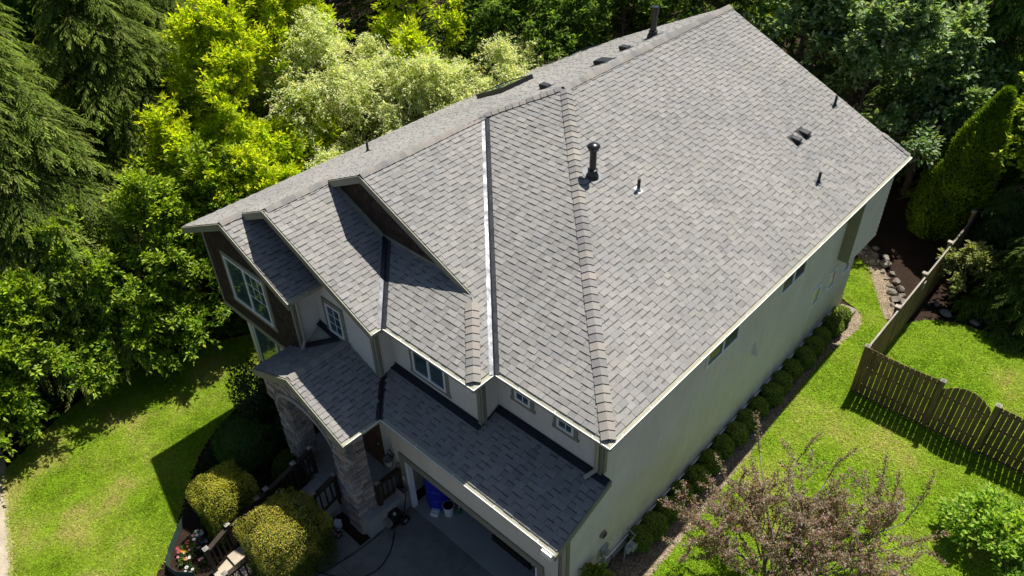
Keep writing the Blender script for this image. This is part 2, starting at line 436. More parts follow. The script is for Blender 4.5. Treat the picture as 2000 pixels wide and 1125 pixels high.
# grass blades as real geometry
def grass(name, poly, n, label, seed, ext=None, dryness=0., fresh=0.):
    rs = np.random.RandomState(seed)
    xs = [p[0] for p in poly]; ys = [p[1] for p in poly]
    x0, x1, y0, y1 = ext or (min(xs), max(xs), min(ys), max(ys))
    x = rs.uniform(x0, x1, n*3); y = rs.uniform(y0, y1, n*3)
    k = inpoly(x, y, poly); x = x[k][:n]; y = y[k][:n]; n = len(x)
    patch = np.array([noise.fractal((a*.5, b*.5, seed), 1, 2, 4) for a, b in zip(x, y)])
    fine = np.array([noise.noise((a*2.2, b*2.2, seed+5)) for a, b in zip(x, y)])
    z = hgt(x, y)-.004
    th = rs.uniform(0, 2*np.pi, n); h = rs.uniform(.025, .055, n)*(1+.3*fine); w = rs.uniform(.012, .026, n)
    lean = rs.normal(0, .06, (n, 2))
    c, s = np.cos(th), np.sin(th)
    V = np.stack([np.stack([x-c*w, y-s*w, z], -1), np.stack([x+c*w, y+s*w, z], -1), np.stack([x+lean[:, 0], y+lean[:, 1], z+h], -1)], 1)
    dry = np.clip((patch+.35*fine+rs.normal(0, .2, n)-.2+dryness)*1.4+.75*np.exp(-((x+14.4)**2+(y+.6)**2)/2.2)+.4*np.exp(-((x+15.2)**2+(y+7.2)**2)/1.5), 0, 1)[:, None]
    g = np.array([.215-.02*fresh, .335, .018])*(1+.32*rs.randn(n, 1))*(1-.25*np.clip(fine, -1, 1)[:, None])
    g2 = np.array([.37-.01*fresh, .465, .05])*(1+.2*rs.randn(n, 1))
    mixk = np.clip(.45+.9*patch[:, None]+.2*rs.randn(n, 1), 0, 1)
    col = g*(1-mixk)+g2*mixk
    col = col*(1-dry)+np.array([.50, .44, .17])*dry*(1+.2*rs.randn(n, 1))
    F = np.arange(n*3).reshape(-1, 3)
    me = fast_mesh(name, V.reshape(-1, 3), F, M['blade'], np.repeat(np.clip(col, .004, 1), 3, 0))
    return tag(link(name, me), label, 'grass', kind='stuff')
grass('grass', LAWN_L, 150000, 'mown grass blades of the left front lawn', 3, None, .03, 0.)
grass('grass', LAWN_R, 250000, 'mown grass blades of the right side lawn', 9, (-1.5, 11.5, -.5, 17.7), -.06, 1.)
# ------------------------------------------------------------------ the house
E_Z = 5.6; PT = 0.4693; HL = 15.06; XL = -13.49
HOUSE = thing('house', (-6.8, 6.5, LOW), 'two storey khaki house with grey shingled hip and gable roof', 'house')
ROOF = link('roof', None, HOUSE); GROOF = link('roof', None, HOUSE); PROOF = link('roof', None, HOUSE)
GROOF['label'] = 'low shaded roof over the garage'; PROOF['label'] = 'small front gable roof over the porch'
SH_PAL = [tuple(q*.76 for q in c) for c in ((.335, .325, .311), (.315, .305, .292), (.29, .281, .27), (.36, .349, .33), (.345, .328, .303), (.305, .304, .302), (.262, .254, .246))]
SH_W = [.26, .24, .15, .13, .08, .09, .05]
EXPO = .143
TABS = []     # (roof, verts(list), faces, tones, screen area)
def plane3(O, U, V, poly3):
    O, U, V = np.array(O, float), unit(np.array(U, float)), unit(np.array(V, float)); Nn = np.cross(U, V)
    if Nn[2] < 0: Nn = -Nn
    return O, U, V, Nn, [((np.array(p)-O)@U, (np.array(p)-O)@V) for p in poly3]
def interval(poly, v):
    u = []
    for i in range(len(poly)):
        (u0, v0), (u1, v1) = poly[i], poly[(i+1) % len(poly)]
        if (v0-v)*(v1-v) <= 0 and abs(v1-v0) > 1e-9:
            u.append(u0+(u1-u0)*(v-v0)/(v1-v0))
    return (min(u), max(u)) if len(u) > 1 else None
def roof_plane(roof, poly3, O, U, V, vstart=0.0, trim=(0, 0), thick=.13, seed=0, deckname='decking'):
    O, U, V, Nn, poly = plane3(O, U, V, poly3)
    rs = random.Random(seed+11)
    db = MB(); db.prism([np.array(p)-Nn*.012 for p in poly3], -Nn*thick)
    db.obj(deckname, M['soffit'], roof)
    vmax = max(p[1] for p in poly); k = 0; v = vstart
    dmul = Nn
    while v < vmax-.02:
        e = min(EXPO, vmax-v)
        a = interval(poly, v+.004); b = interval(poly, min(v+e, vmax-.004))
        if a and b:
            lo0, hi0 = a[0]+trim[0], a[1]-trim[1]; lo1, hi1 = b[0]+trim[0], b[1]-trim[1]
            L = max(hi0, hi1)-min(lo0, lo1); s0 = min(lo0, lo1)
            u = s0-rs.uniform(0, .25); tooth = rs.random() < .5
            while u < s0+L:
                w = rs.uniform(.13, .29) if tooth else rs.uniform(.10, .26)
                ue = u+w
                bl, br = max(u, lo0), min(ue, hi0); tl, tr = max(u, lo1), min(ue, hi1)
                if br-bl > .004 or tr-tl > .004:
                    br = max(br, bl); tr = max(tr, tl)
                    if bl > hi0: bl = br = hi0
                    if br < lo0: bl = br = lo0
                    if tl > hi1: tl = tr = hi1
                    if tr < lo1: tl = tr = lo1
                    t0 = .019 if tooth else .011
                    t0 += rs.uniform(-.0015, .0025); t1 = .006 if tooth else .004
                    c = (.25*np.array((.241, .233, .222))+.75*np.array(rs.choices(SH_PAL, SH_W)[0]))*rs.uniform(.95, 1.05)
                    P = lambda uu, vv, hh: tuple(O+U*uu+V*vv+Nn*hh)
                    g = .0022
                    ve = v+e; band = 0 if tooth else rs.uniform(.022, .036)
                    vs = [P(bl+g, v, t0), P(br-g, v, t0), P(tr-g, ve, t1), P(tl+g, ve, t1), P(bl+g, v, -.01), P(br-g, v, -.01), P(tr-g, ve, -.012), P(tl+g, ve, -.012)]
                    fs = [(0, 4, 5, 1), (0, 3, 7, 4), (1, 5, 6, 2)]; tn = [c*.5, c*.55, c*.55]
                    if band and e > .1:
                        q = 1-band/e; hm = t0+(t1-t0)*q
                        vs += [P(bl+(tl-bl)*q+g, v+e*q, hm), P(br+(tr-br)*q-g, v+e*q, hm)]
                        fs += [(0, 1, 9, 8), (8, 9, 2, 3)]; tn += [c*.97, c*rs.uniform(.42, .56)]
                    else:
                        fs += [(0, 1, 2, 3)]; tn += [c]
                    ctr = O+U*(bl+br+tl+tr)/4+V*(v+e/2); dv = CAM-ctr; dist = np.linalg.norm(dv)
                    zc = (ctr-CAM)@_d; sx = ((ctr-CAM)@_r2)/zc*1486; sy = -((ctr-CAM)@_u2)/zc*1486
                    ar = ((br-bl)+(tr-tl))/2*e*max(0, dv@Nn/dist)/dist**2
                    if abs(sx) > 985 or abs(sy) > 550: ar = 0
                    TABS.append((roof, vs, fs, tn, ar, min(br-bl, tr-tl)))
                u = ue; tooth = not tooth if rs.random() < .9 else tooth
        v += EXPO; k += 1
Z = lambda d: E_Z+PT*d     # height at horizontal distance d up from an eave
S2 = lambda v: v
g1r, g2r, g3r, mr = XL+2.55, XL+3.75, XL+5.23, XL+6.745
y1, y2, y3 = -1.508, -.89, .987
W3 = y3+.17
G1E, G2E, G3E = -8.39, -5.99, -3.03
zr = lambda x: E_Z+PT*(x-XL)
up = lambda sx, sy: (sx, sy, PT)
VO = .11   # first course sits behind the gutter lip
# left slope (one plane behind all the gables)
roof_plane(ROOF, [(XL, y1, zr(XL)), (XL, HL, zr(XL)), (mr, HL, zr(mr)), (mr, 6.745, zr(mr)), (g3r, 5.23, zr(g3r)), (g3r, y3, zr(g3r)), (g2r, y3, zr(g2r)), (g2r, y2, zr(g2r)), (g1r, y2, zr(g1r)), (g1r, y1, zr(g1r))],
           (XL, 0, E_Z), (0, 1, 0), up(1, 0), 0, seed=1)
# right slopes of the three gables
roof_plane(ROOF, [(g1r, y1, zr(g1r)), (G1E, y1, E_Z), (G1E, -.5, E_Z), (g1r, -.5, zr(g1r))], (G1E, 0, E_Z), (0, 1, 0), up(-1, 0), VO, seed=2)
roof_plane(ROOF, [(g2r, y2, zr(g2r)), (G2E, y2, E_Z), (G2E, -.62, E_Z), (G2E-1.777, -.62+1.777, Z(1.777)), (g2r, W3, zr(g2r))], (G2E, 0, E_Z), (0, 1, 0), up(-1, 0), VO, (0, .16), seed=3)
roof_plane(ROOF, [(g3r, y3, zr(g3r)), (G3E-1.607, y3, Z(1.607)), (G3E, -.62, E_Z), (G3E, 0, E_Z), (g3r, 5.23, zr(g3r))], (G3E, 0, E_Z), (0, 1, 0), up(-1, 0), VO, (0, .16), seed=4)
# low hip slope in front of gable three
roof_plane(ROOF, [(G2E, -.62, E_Z), (G3E, -.62, E_Z), (G3E-1.777, -.62+1.777, Z(1.777)), (G2E-1.777, -.62+1.777, Z(1.777))], (0, -.62, E_Z), (1, 0, 0), up(0, 1), VO, (.16, 0), seed=5)
# main front hip slope and the long right slope
roof_plane(ROOF, [(G3E, 0, E_Z), (0, 0, E_Z), (mr, 6.745, zr(mr)), (g3r, 5.23, zr(g3r))], (0, 0, E_Z), (1, 0, 0), up(0, 1), VO, (.16, 0), seed=6)
roof_plane(ROOF, [(0, 0, E_Z), (0, HL, E_Z), (mr, HL, zr(mr)), (mr, 6.745, zr(mr))], (0, 0, E_Z), (0, 1, 0), up(-1, 0), VO, seed=7)
# garage roof
GE, GEZ, GSL = -1.26, 3.25, .37
gz_ = lambda y: GEZ+GSL*(y-GE)
GXL, GXR = -5.78, -.29
roof_plane(GROOF, [(GXL, GE, gz_(GE)), (GXR, GE, gz_(GE)), (GXR, .56, gz_(.56)), (-7.1, .56, gz_(.56)), (-7.02, -.02, gz_(-.02))], (0, GE, GEZ), (1, 0, 0), (0, 1, GSL), VO, (.12, 0), seed=8)
# porch roof
PY, PXR, PXM, PXL, PZR, PZM, PZL = -2.32, -5.78, -7.78, -9.63, 3.22, 4.1, 3.28
psr = (PZM-PZR)/(PXR-PXM); psl = (PZM-PZL)/(PXM-PXL)
roof_plane(PROOF, [(PXM, PY, PZM), (PXR, PY, PZR), (PXR, GE, PZR), (-6.83, -.02, PZR+psr*1.05), (-6.83, -.45, PZR+psr*1.05), (PXM, -.45, PZM)], (PXR, 0, PZR), (0, 1, 0), (-1, 0, psr), VO, (0, .12), seed=9)
roof_plane(PROOF, [(PXM, PY, PZM), (PXL, PY, PZL), (PXL, -1.1, PZL), (-9.4, -.45, PZL+psl*.23), (PXM, -.45, PZM)], (PXL, 0, PZL), (0, 1, 0), (1, 0, psl), 0, seed=10)
# little cricket between the porch roof and the bay
roof_plane(PROOF, [(-8.93, -1.12, 3.66), (-8.2, -.52, 3.98), (-8.93, -.52, 4.12)], (-8.93, -1.12, 3.66), (.7, .7, 0), (-.5, .5, .36), 0, thick=.05, seed=12)

TABS.sort(key=lambda t: -t[4])
NSING = 300
for (rf, vs, fs, tn, ar, wmin) in TABS[:NSING]:
    obj('shingle', vs, fs, M['shingle'], rf, tones=tn)
for rf in (ROOF, GROOF, PROOF):
    vs, fs, tn = [], [], []
    for t in TABS[NSING:]:
        if t[0] is rf:
            o = len(vs); vs += t[1]; fs += [tuple(i+o for i in f) for f in t[2]]; tn += t[3]
    tag(obj('shingle_courses', vs, fs, M['shingle'], rf, tones=tn), kind='stuff')

CAP_PAL = [tuple(q*.75 for q in c) for c in ((.33, .312, .288), (.35, .325, .295), (.29, .278, .266), (.35, .318, .288), (.30, .29, .278), (.26, .25, .243))]
def caps(roof, A, B, n1, n2, expo=.195, half=.15, seed=0, lift=.02):
    """hip or ridge caps laid from A (low) up to B, overlapping"""
    A, B = np.array(A, float), np.array(B, float); d = B-A; L = np.linalg.norm(d); d /= L
    rs = random.Random(seed); n1, n2 = unit(np.array(n1, float)), unit(np.array(n2, float))
    s1 = unit(np.cross(d, n1)); s2 = unit(np.cross(d, n2)); up_ = unit(n1+n2)
    if (s1@(n2)) > 0: s1 = -s1
    # s1 must point down slope one, s2 down slope two
    if s1[2] > 0 and abs(s1[2]) > .02: s1 = -s1
    if s2[2] > 0 and abs(s2[2]) > .02: s2 = -s2
    for k in range(int(L/expo)):
        a = A+d*k*expo; b = A+d*min(L, (k+1)*expo+.03); j = rs.uniform(-.006, .006)
        c = np.array(rs.choice(CAP_PAL))*rs.uniform(.93, 1.07); t = .034; t2 = .012
        def row(p, h): return [p+s1*(half+j)+n1*(h-.002), p+s1*half*.35+n1*(h+.012), p+up_*(h+.022), p+s2*half*.35+n2*(h+.012), p+s2*(half+j)+n2*(h-.002)]
        vs = row(a, t+lift*.5)+row(b, t2+lift*.5)+row(a, -.005)
        fs = [(i, i+1, i+6, i+5) for i in range(4)]+[(i, i+10, i+11, i+1) for i in range(4)]
        tn = [c]*4+[c*.3]*4
        obj('ridge_cap', vs, fs, M['shingle'], roof, tones=tn)
nL, nR, nF = (-PT, 0, 1), (PT, 0, 1), (0, -PT, 1)
caps(ROOF, (-.13, .13, Z(.13)), (mr, 6.745, zr(mr)), nF, nR, seed=1)
caps(ROOF, (G3E-.13, -.62+.13, Z(.13)), (G3E-1.55, y3-.06, Z(1.55)), nF, nR, seed=2)
caps(ROOF, (g3r, 5.23, zr(g3r)), (mr, 6.745, zr(mr)), nL, nF, seed=3, half=.13)
caps(ROOF, (mr, HL, zr(mr)), (mr, 6.6, zr(mr)), nL, nR, seed=4, half=.15)
caps(ROOF, (g3r, 5.3, zr(g3r)), (g3r, y3, zr(g3r)), nL, nR, seed=5, half=.13)
caps(ROOF, (g2r, W3, zr(g2r)), (g2r, y2, zr(g2r)), nL, nR, seed=6, half=.13)
caps(ROOF, (g1r, -.5, zr(g1r)), (g1r, y1, zr(g1r)), nL, nR, seed=7, half=.13)
caps(PROOF, (PXM, -.5, PZM), (PXM, PY, PZM), (-psl, 0, 1), (psr, 0, 1), seed=8, half=.13)
caps(ROOF, (-.12, HL-.02, Z(.12)), (-1.1, HL-.02, Z(1.1)), nR, (0, .4, 1), seed=9, half=.12)

# open metal valleys: W profile with a raised crest
def valley(A, B, n1, n2, w=.12, roof=ROOF):
    A, B = np.array(A, float), np.array(B, float); d = unit(B-A); n1, n2 = unit(np.array(n1, float)), unit(np.array(n2, float))
    s1 = unit(np.cross(d, n1)); s2 = unit(np.cross(n2, d))
    if s1[2] < 0: s1 = -s1
    if s2[2] < 0: s2 = -s2
    up_ = np.array((0, 0, 1.))
    r = lambda p: [p+s1*w+n1*.001, p+s1*.025+n1*.014, p+up_*.045, p+s2*.025+n2*.014, p+s2*w+n2*.001]
    vs = r(A)+r(B)
    obj('valley_flashing', vs, [(i, i+1, i+6, i+5) for i in range(4)], M['flash'], roof)
valley((G3E, 0, E_Z), (g3r, 5.23, zr(g3r)), nR, nF)
valley((G2E, -.62, E_Z), (G2E-1.777, -.62+1.777, Z(1.777)), nR, nF)
valley((PXR, GE, PZR+.02), (-6.95, -.02, gz_(-.02)+.02), (psr, 0, 1), (0, -GSL, 1), .1, PROOF)

# rake and eave boards
fb = MB()
def rake(A, B, depth=.19, out=(0, -1, 0), t=.035):
    a, b = np.array(A, float), np.array(B, float); dn = np.array((0, 0, -1.)); o = np.array(out, float)
    MB().prism([a+dn*.0, b+dn*.0, b+dn*depth, a+dn*depth], o*t).obj('fascia_board', M['fascia'], HOUSE)
d_ = -.012
rake((XL, y1, zr(XL)+d_), (g1r, y1, zr(g1r)+d_)); rake((g1r, y1, zr(g1r)+d_), (G1E, y1, E_Z+d_))
rake((g1r, y2, zr(g1r)+d_), (g2r, y2, zr(g2r)+d_)); rake((g2r, y2, zr(g2r)+d_), (G2E, y2, E_Z+d_))
rake((g2r, y3, zr(g2r)+d_), (g3r, y3, zr(g3r)+d_)); rake((g3r, y3, zr(g3r)+d_), (G3E-1.607, y3, Z(1.607)+d_))
rake((PXL, PY, PZL+d_), (PXM, PY, PZM+d_), .22); rake((PXM, PY, PZM+d_), (PXR, PY, PZR+d_), .22)
rake((XL, HL, zr(XL)+d_), (mr, HL, zr(mr)+d_), out=(0, 1, 0)); rake((mr, HL, zr(mr)+d_), (0, HL, E_Z+d_), out=(0, 1, 0))
rake((GXR, GE, gz_(GE)+d_), (GXR, .56, gz_(.56)+d_), .16, (1, 0, 0))
rake((XL, y1, zr(XL)+d_), (XL, HL, zr(XL)+d_), .16, (-1, 0, 0), .03)

# gutters: open trough with white lip, brown litter and hanger straps
def gutter(A, B, out, ma=0, mb=0, step=.95, hung=True, lipmat=None):
    A, B = np.array(A, float), np.array(B, float); d = B-A; L = np.linalg.norm(d); d /= L; o = np.array(out, float); z = np.array((0, 0, 1.))
    def sweep(name, prof, mat, parent):
        vs = []
        for e, m, s in ((A, ma, 1), (B, mb, -1)):
            for dd, h in prof: vs.append(e+d*s*m*dd-o*dd+z*h)
        n = len(prof)
        return obj(name, vs, [(i, (i+1) % n, (i+1) % n+n, i+n) for i in range(n)]+[tuple(range(n-1, -1, -1)), tuple(range(n, 2*n))], mat, parent)
    g = sweep('gutter', [(.015, 0), (.004, -.012), (.004, -.05), (.035, -.115), (.118, -.115), (.118, 0), (.112, 0), (.112, -.108), (.04, -.108), (.013, -.05)], M['gutter'], HOUSE)
    sweep('gutter_lip', [(0, .004), (0, -.012), (.02, -.012), (.02, .004)], lipmat or M['lip'], g)
    sweep('leaf_litter', [(.022, -.062), (.111, -.06), (.111, -.1), (.03, -.1)], M['debris'], g)
    if hung:
        k = .45
        while k < L-.2:
            p = A+d*k
            MB().obox(p-o*.062+z*.0075, o, d, z, .062, .012, .003).obj('hanger_strap', M['lip'], g)
            k += step
GZ = E_Z
gutter((0, 0, GZ), (0, HL, GZ), (1, 0, 0), 1, 0)
gutter((0, 0, GZ), (G3E, 0, GZ), (0, -1, 0), 1, -1)
gutter((G3E, 0, GZ), (G3E, -.62, GZ), (1, 0, 0), -1, 1, hung=False)
gutter((G3E, -.62, GZ), (G2E, -.62, GZ), (0, -1, 0), 1, -1)
gutter((G2E, -.62, GZ), (G2E, y2+.03, GZ), (1, 0, 0), -1, 0, .2)
gutter((G1E, -.52, GZ), (G1E, y1+.06, GZ), (1, 0, 0), 0, 0, .6, lipmat=M['gutter'])
gutter((GXR-.02, GE, GEZ), (GXL, GE, GEZ), (0, -1, 0), 0, -1, 1.25)
gutter((PXR, GE, PZR), (PXR, PY+.06, PZR), (1, 0, 0), -1, 0, .5)
MB().box(GXR-.3, GE-.06, GEZ-.17, GXR-.03, GE-.005, GEZ-.02).obj('gutter_end_box', M['lip'], HOUSE)

# dark membrane flashing where the low roofs meet walls
def flashing(A, B, n, w=.16, rise=.05):
    A, B = np.array(A, float), np.array(B, float); n = unit(np.array(n, float)); d = unit(B-A); s = np.cross(n, d); s = s if s[2] < 0 else -s
    z = n*.024
    obj('flashing', [A+z, B+z, B+s*w+z, A+s*w+z, A+z*1.5+np.array((0, 0, rise)), B+z*1.5+np.array((0, 0, rise))], [(0, 1, 2, 3), (0, 4, 5, 1)], M['membrane'], HOUSE)
gn = (0, -GSL, 1)
flashing((GXR, .53, gz_(.53)), (-3.5, .53, gz_(.53)), gn); flashing((-3.48, -.02, gz_(-.02)), (-6.6, -.02, gz_(-.02)), gn)
flashing((-3.46, .5, gz_(.5)), (-3.46, -.02, gz_(-.02)), gn, .1)
flashing((-8.93, -.53, 4.13), (-8.1, -.53, 3.99), (0, -.4, 1), .12)
flashing((-8.93, -1.1, 3.68), (-8.15, -.53, 4.0), (.3, -.5, 1), .09)

# ------------------------------------------------------------------ walls with lap boards
def wall(origin, u, n, poly, thick=.16, mat=None, name='wall', label=None):
    """poly in (u,z); body behind the face"""
    o, u, n = np.array(origin, float), np.array(u, float), np.array(n, float)
    w = MB().prism([o+u*a+np.array((0, 0, b)) for a, b in poly], -n*thick).obj(name, mat or M['siding'], HOUSE)
    if label: w['label'] = label
    return w
def laps(w, origin, u, n, poly, z0, z1, expo=.152, mat=None, holes=()):
    o, u, n = np.array(origin, float), np.array(u, float), np.array(n, float); up_ = np.array((0, 0, 1.))
    z = z0
    while z < z1-.02:
        e = min(expo, z1-z)
        a = interval(poly, z+.003); b = interval(poly, min(z+e-.003, z1-.001))
        if a and b:
            segs = [(a, b)]
            for h0, h1, hz0, hz1 in holes:
                if hz0 < z+e*.5 < hz1:
                    ns = []
                    for s, t in segs:
                        if s[0] < h0 < s[1] or s[0] < h1 < s[1]:
                            if h0 > s[0]: ns.append(((s[0], h0), (t[0], h0)))
                            if h1 < s[1]: ns.append(((h1, s[1]), (h1, t[1])))
                        else: ns.append((s, t))
                    segs = ns
            for s, t in segs:
                if s[1]-s[0] < .02: continue
                P = lambda uu, zz, dd: o+u*uu+up_*zz+n*dd
                vs = [P(s[0], z, .024), P(s[1], z, .024), P(t[1], z+e, .004), P(t[0], z+e, .004), P(s[0], z, -.003), P(s[1], z, -.003), P(t[1], z+e, -.003), P(t[0], z+e, -.003)]
                obj('siding_board', vs, [(0, 1, 2, 3), (0, 4, 5, 1), (3, 2, 6, 7), (0, 3, 7, 4), (1, 5, 6, 2)], mat or M['siding'], w)
        z += expo
XW = -.52
PR = [(-.63, -1.1), (13.95, -1.1), (13.95, 5.52), (.55, 5.52), (.55, gz_(.55)-.12), (-.63, gz_(-.63)-.12)]
w = wall((XW, 0, 0), (0, 1, 0), (1, 0, 0), PR, label='long shaded right side wall')
laps(w, (XW, 0, 0), (0, 1, 0), (1, 0, 0), PR, .34, 5.5)
fnd = MB().box(XW-.1, -.62, -1.05, XW+.012, 13.96, .33).obj('foundation', M['concrete'], HOUSE)
# bump-out under the eave near the rear
bo = [(12.35, 3.08), (14.35, 3.08), (14.35, 5.5), (12.35, 5.5)]
w = wall((-.17, 0, 0), (0, 1, 0), (1, 0, 0), bo, .34, label='projecting bay of the right wall under the eave')
laps(w, (-.17, 0, 0), (0, 1, 0), (1, 0, 0), bo, 3.1, 5.5)
wall((0, 12.345, 0), (1, 0, 0), (0, -1, 0), [(-.51, 3.06), (-.165, 3.06), (-.165, 5.5), (-.51, 5.5)], .03, M['fascia'], 'trim_panel')
MB().box(-6.8, 13.9, 3.0, -.2, 14.36, 5.52).obj('wall', M['siding'], HOUSE)
MB().box(XW-.2, 13.96, -.3, XW, 14.2, 3.06).obj('wall', M['siding'], HOUSE)
# front walls
def front(y, x0, x1, z0, z1, top=None, mat=None, lab=True, label=None, poly=None, lz0=None):
    p = poly or [(x0, z0), (x1, z0), (x1, z1), (x0, z1)]
    w = wall((0, y, 0), (1, 0, 0), (0, -1, 0), p, label=label, mat=mat)
    if lab: laps(w, (0, y, 0), (1, 0, 0), (0, -1, 0), p, lz0 or z0, max(b for a, b in p), mat=mat)
    return w
front(.55, -3.6, XW, 3.5, 5.52)
front(0.0, -6.62, -3.5, 3.2, 5.52)
def sidew(x, y0, y1, z0, z1):
    p = [(y0, z0), (y1, z0), (y1, z1), (y0, z1)]
    w = wall((x, 0, 0), (0, 1, 0), (1, 0, 0), p); laps(w, (x, 0, 0), (0, 1, 0), (1, 0, 0), p, z0, z1)
sidew(-3.5, 0.0, .55, 3.4, 5.52); sidew(-6.6, -.5, 0.0, 3.1, 5.52); sidew(-8.95, -1.15, -.5, 2.9, 5.52)
front(-.5, -9.5, -6.6, 2.9, 5.6)
def gable_poly(xa, xb, zb, xr, drop=.16):
    """wall under a gable with ridge xr, clipped between xa and xb"""
    ztop = lambda x: (zr(x) if x <= xr else zr(xr)-PT*(x-xr))-drop
    p = [(xa, zb), (xb, zb), (xb, ztop(xb))]
    if xa < xr < xb: p.append((xr, ztop(xr)))
    p.append((xa, ztop(xa)))
    return p
def shakes(w, y, poly, z0, seed):
    rs = random.Random(seed); mb = MB(); z = z0; zmax = max(b for a, b in poly)
    while z < zmax-.05:
        a = interval(poly, z+.01); b = interval(poly, min(z+.17, zmax-.01))
        if a and b:
            lo, hi = max(a[0], b[0]), min(a[1], b[1]); x = lo
            lo, hi = min(a[0], b[0]), max(a[1], b[1]); x = lo
            while x < hi-.02:
                wd = min(rs.uniform(.09, .24), hi-x); c = rs.uniform(.7, 1.3); h = rs.uniform(-.006, .006)
                col = (.052*c, .037*c, .027*c)
                f = lambda xx: (min(max(xx, a[0]), a[1]), min(max(xx, b[0]), b[1]))
                (l0, l1), (r0, r1) = f(x+.004), f(x+wd-.004)
                t = rs.uniform(.016, .026)
                mb.add([(l0, y-t, z+h), (r0, y-t, z+h), (r1, y-.005, z+.18), (l1, y-.005, z+.18), (l0, y+.002, z+h), (r0, y+.002, z+h), (r1, y+.002, z+.18), (l1, y+.002, z+.18)],
                       [(0, 1, 2, 3), (0, 4, 5, 1), (0, 3, 7, 4), (1, 5, 6, 2)], col)
                x += wd
        z += .17
    tag(mb.obj('wall_shakes', M['shake'], w, tone=True), kind='stuff')
p1 = gable_poly(-13.15, -8.95, 2.9, g1r)
w = wall((0, -1.15, 0), (1, 0, 0), (0, -1, 0), p1, .6, M['shake'], label='dark brown shake clad bay wall'); shakes(w, -1.15, p1, 3.02, 1)
p2 = gable_poly(-11.2, -6.6, 5.62, g2r)
w = wall((0, -.5, 0), (1, 0, 0), (0, -1, 0), p2, .3, M['shake'], label='shake clad gable wall of the middle gable'); shakes(w, -.5, p2, 5.7, 2)
p3 = gable_poly(-9.9, -4.4, 5.75, g3r)
w = wall((0, W3, 0), (1, 0, 0), (0, -1, 0), p3, .3, M['shake'], label='shake clad gable wall of the highest gable'); shakes(w, W3, p3, 6.45, 3)
def board(a, b, w_=.1, out=(0, -1, 0), t=.03, name='trim_board', mat=None):
    a, b = np.array(a, float), np.array(b, float); d = unit(b-a); o = np.array(out, float); s = np.cross(o, d)
    return MB().obox((a+b)/2+o*t/2, d, s, o, np.linalg.norm(b-a)/2, w_/2, t/2).obj(name, mat or M['fascia'], HOUSE)
board((-10.6, -.515, 5.64), (-6.62, -.515, 5.64), .12); board((-8.6, W3-.02, 6.42), (-5.6, W3-.02, 6.42), .13)
board((-13.15, -1.155, 2.95), (-8.95, -1.155, 2.95), .16)
board((-13.1, -1.155, 3.0), (-13.1, -1.155, 5.5), .1); board((-9.0, -1.155, 3.0), (-9.0, -1.155, 5.5), .1)
board((-8.945, -1.1, 3.0), (-8.945, -1.1, 5.5), .1, (1, 0, 0))
for x, y, z0, z1 in ((-6.64, -.5, 3.1, 5.5), (-3.54, 0, 3.4, 5.5), (XW-.04, .55, 3.7, 5.5), (XW-.05, -.63, -.9, 3.1)):
    board((x, y-.015, z0), (x, y-.015, z1), .11)
board((XW+.015, -.55, -.9), (XW+.015, -.55, 3.1), .12, (1, 0, 0)); board((XW+.015, .6, 3.95), (XW+.015, .6, 5.48), .1, (1, 0, 0))
board((-6.585, -.44, 3.3), (-6.585, -.44, 5.48), .1, (1, 0, 0)); board((-3.485, .06, 3.6), (-3.485, .06, 5.48), .1, (1, 0, 0))
# lower storey left of the porch and porch back wall
front(-.72, -12.85, -9.35, -1.05, 2.9, lz0=-.6)
front(-.52, -9.35, -6.5, -1.05, 3.3, mat=M['stucco'], lab=False)
MB().box(-13.1, -.72, -1.05, -12.85, 13.9, 5.6).obj('wall', M['siding'], HOUSE)
MB().box(-12.9, 13.7, -1.05, XW-.1, 13.9, 5.6).obj('wall', M['siding'], HOUSE)
MB().box(-13.1, -1.1, 2.8, -9.0, -.7, 2.89).obj('soffit', M['soffit'], HOUSE)
# garage front: header and piers round the open door
GY = -.63
ghead = front(GY, 0, 0, 0, 0, poly=[(-6.45, 1.06), (XW, 1.06), (XW, 3.2), (-6.45, 3.2)], mat=M['stucco'], lab=False, label='tall plain wall above the garage opening')
front(GY, -6.45, -5.95, -1.05, 1.06, mat=M['stucco'], lab=False); front(GY, -1.28, XW, -1.05, 1.06, mat=M['stucco'], lab=False)
MB().box(-6.45, GY+.16, -1.05, -6.29, 5.2, 3.0).obj('wall', M['stucco'], HOUSE)
MB().box(-6.3, 5.2, -1.05, XW-.16, 5.35, 3.0).obj('wall', M['stucco'], HOUSE)
MB().box(-6.3, .56, 2.9, XW-.16, 5.2, 3.0).obj('ceiling', M['stucco'], HOUSE)
board((-6.15, GY, 1.15), (-1.1, GY, 1.15), .2, t=.045); board((-6.05, GY, -.93), (-6.05, GY, 1.05), .2, t=.045); board((-1.18, GY, -.93), (-1.18, GY, 1.05), .2, t=.045)
MB().box(-5.95, GY-.02, LOW+.02, -5.88, GY+.14, 1.05).obj('door_jamb', M['white'], HOUSE); MB().box(-1.35, GY-.02, LOW+.02, -1.28, GY+.14, 1.05).obj('door_jamb', M['white'], HOUSE)
MB().box(-5.88, GY-.005, 1.0, -1.35, GY+.1, 1.058).obj('door_jamb', M['fascia'], HOUSE)
gd = link('garage_door', None, HOUSE)
for k in range(4):
    MB().box(-5.85, .15+k*.62, 1.2, -1.4, .15+k*.62+.6, 1.25).obj('door_panel', M['white'], gd)
MB().box(-5.88, -.1, 1.1, -5.84, 2.7, 1.16).obj('track', M['greymetal'], gd)
MB().box(-1.4, -.1, 1.1, -1.36, 2.7, 1.16).obj('track', M['greymetal'], gd)

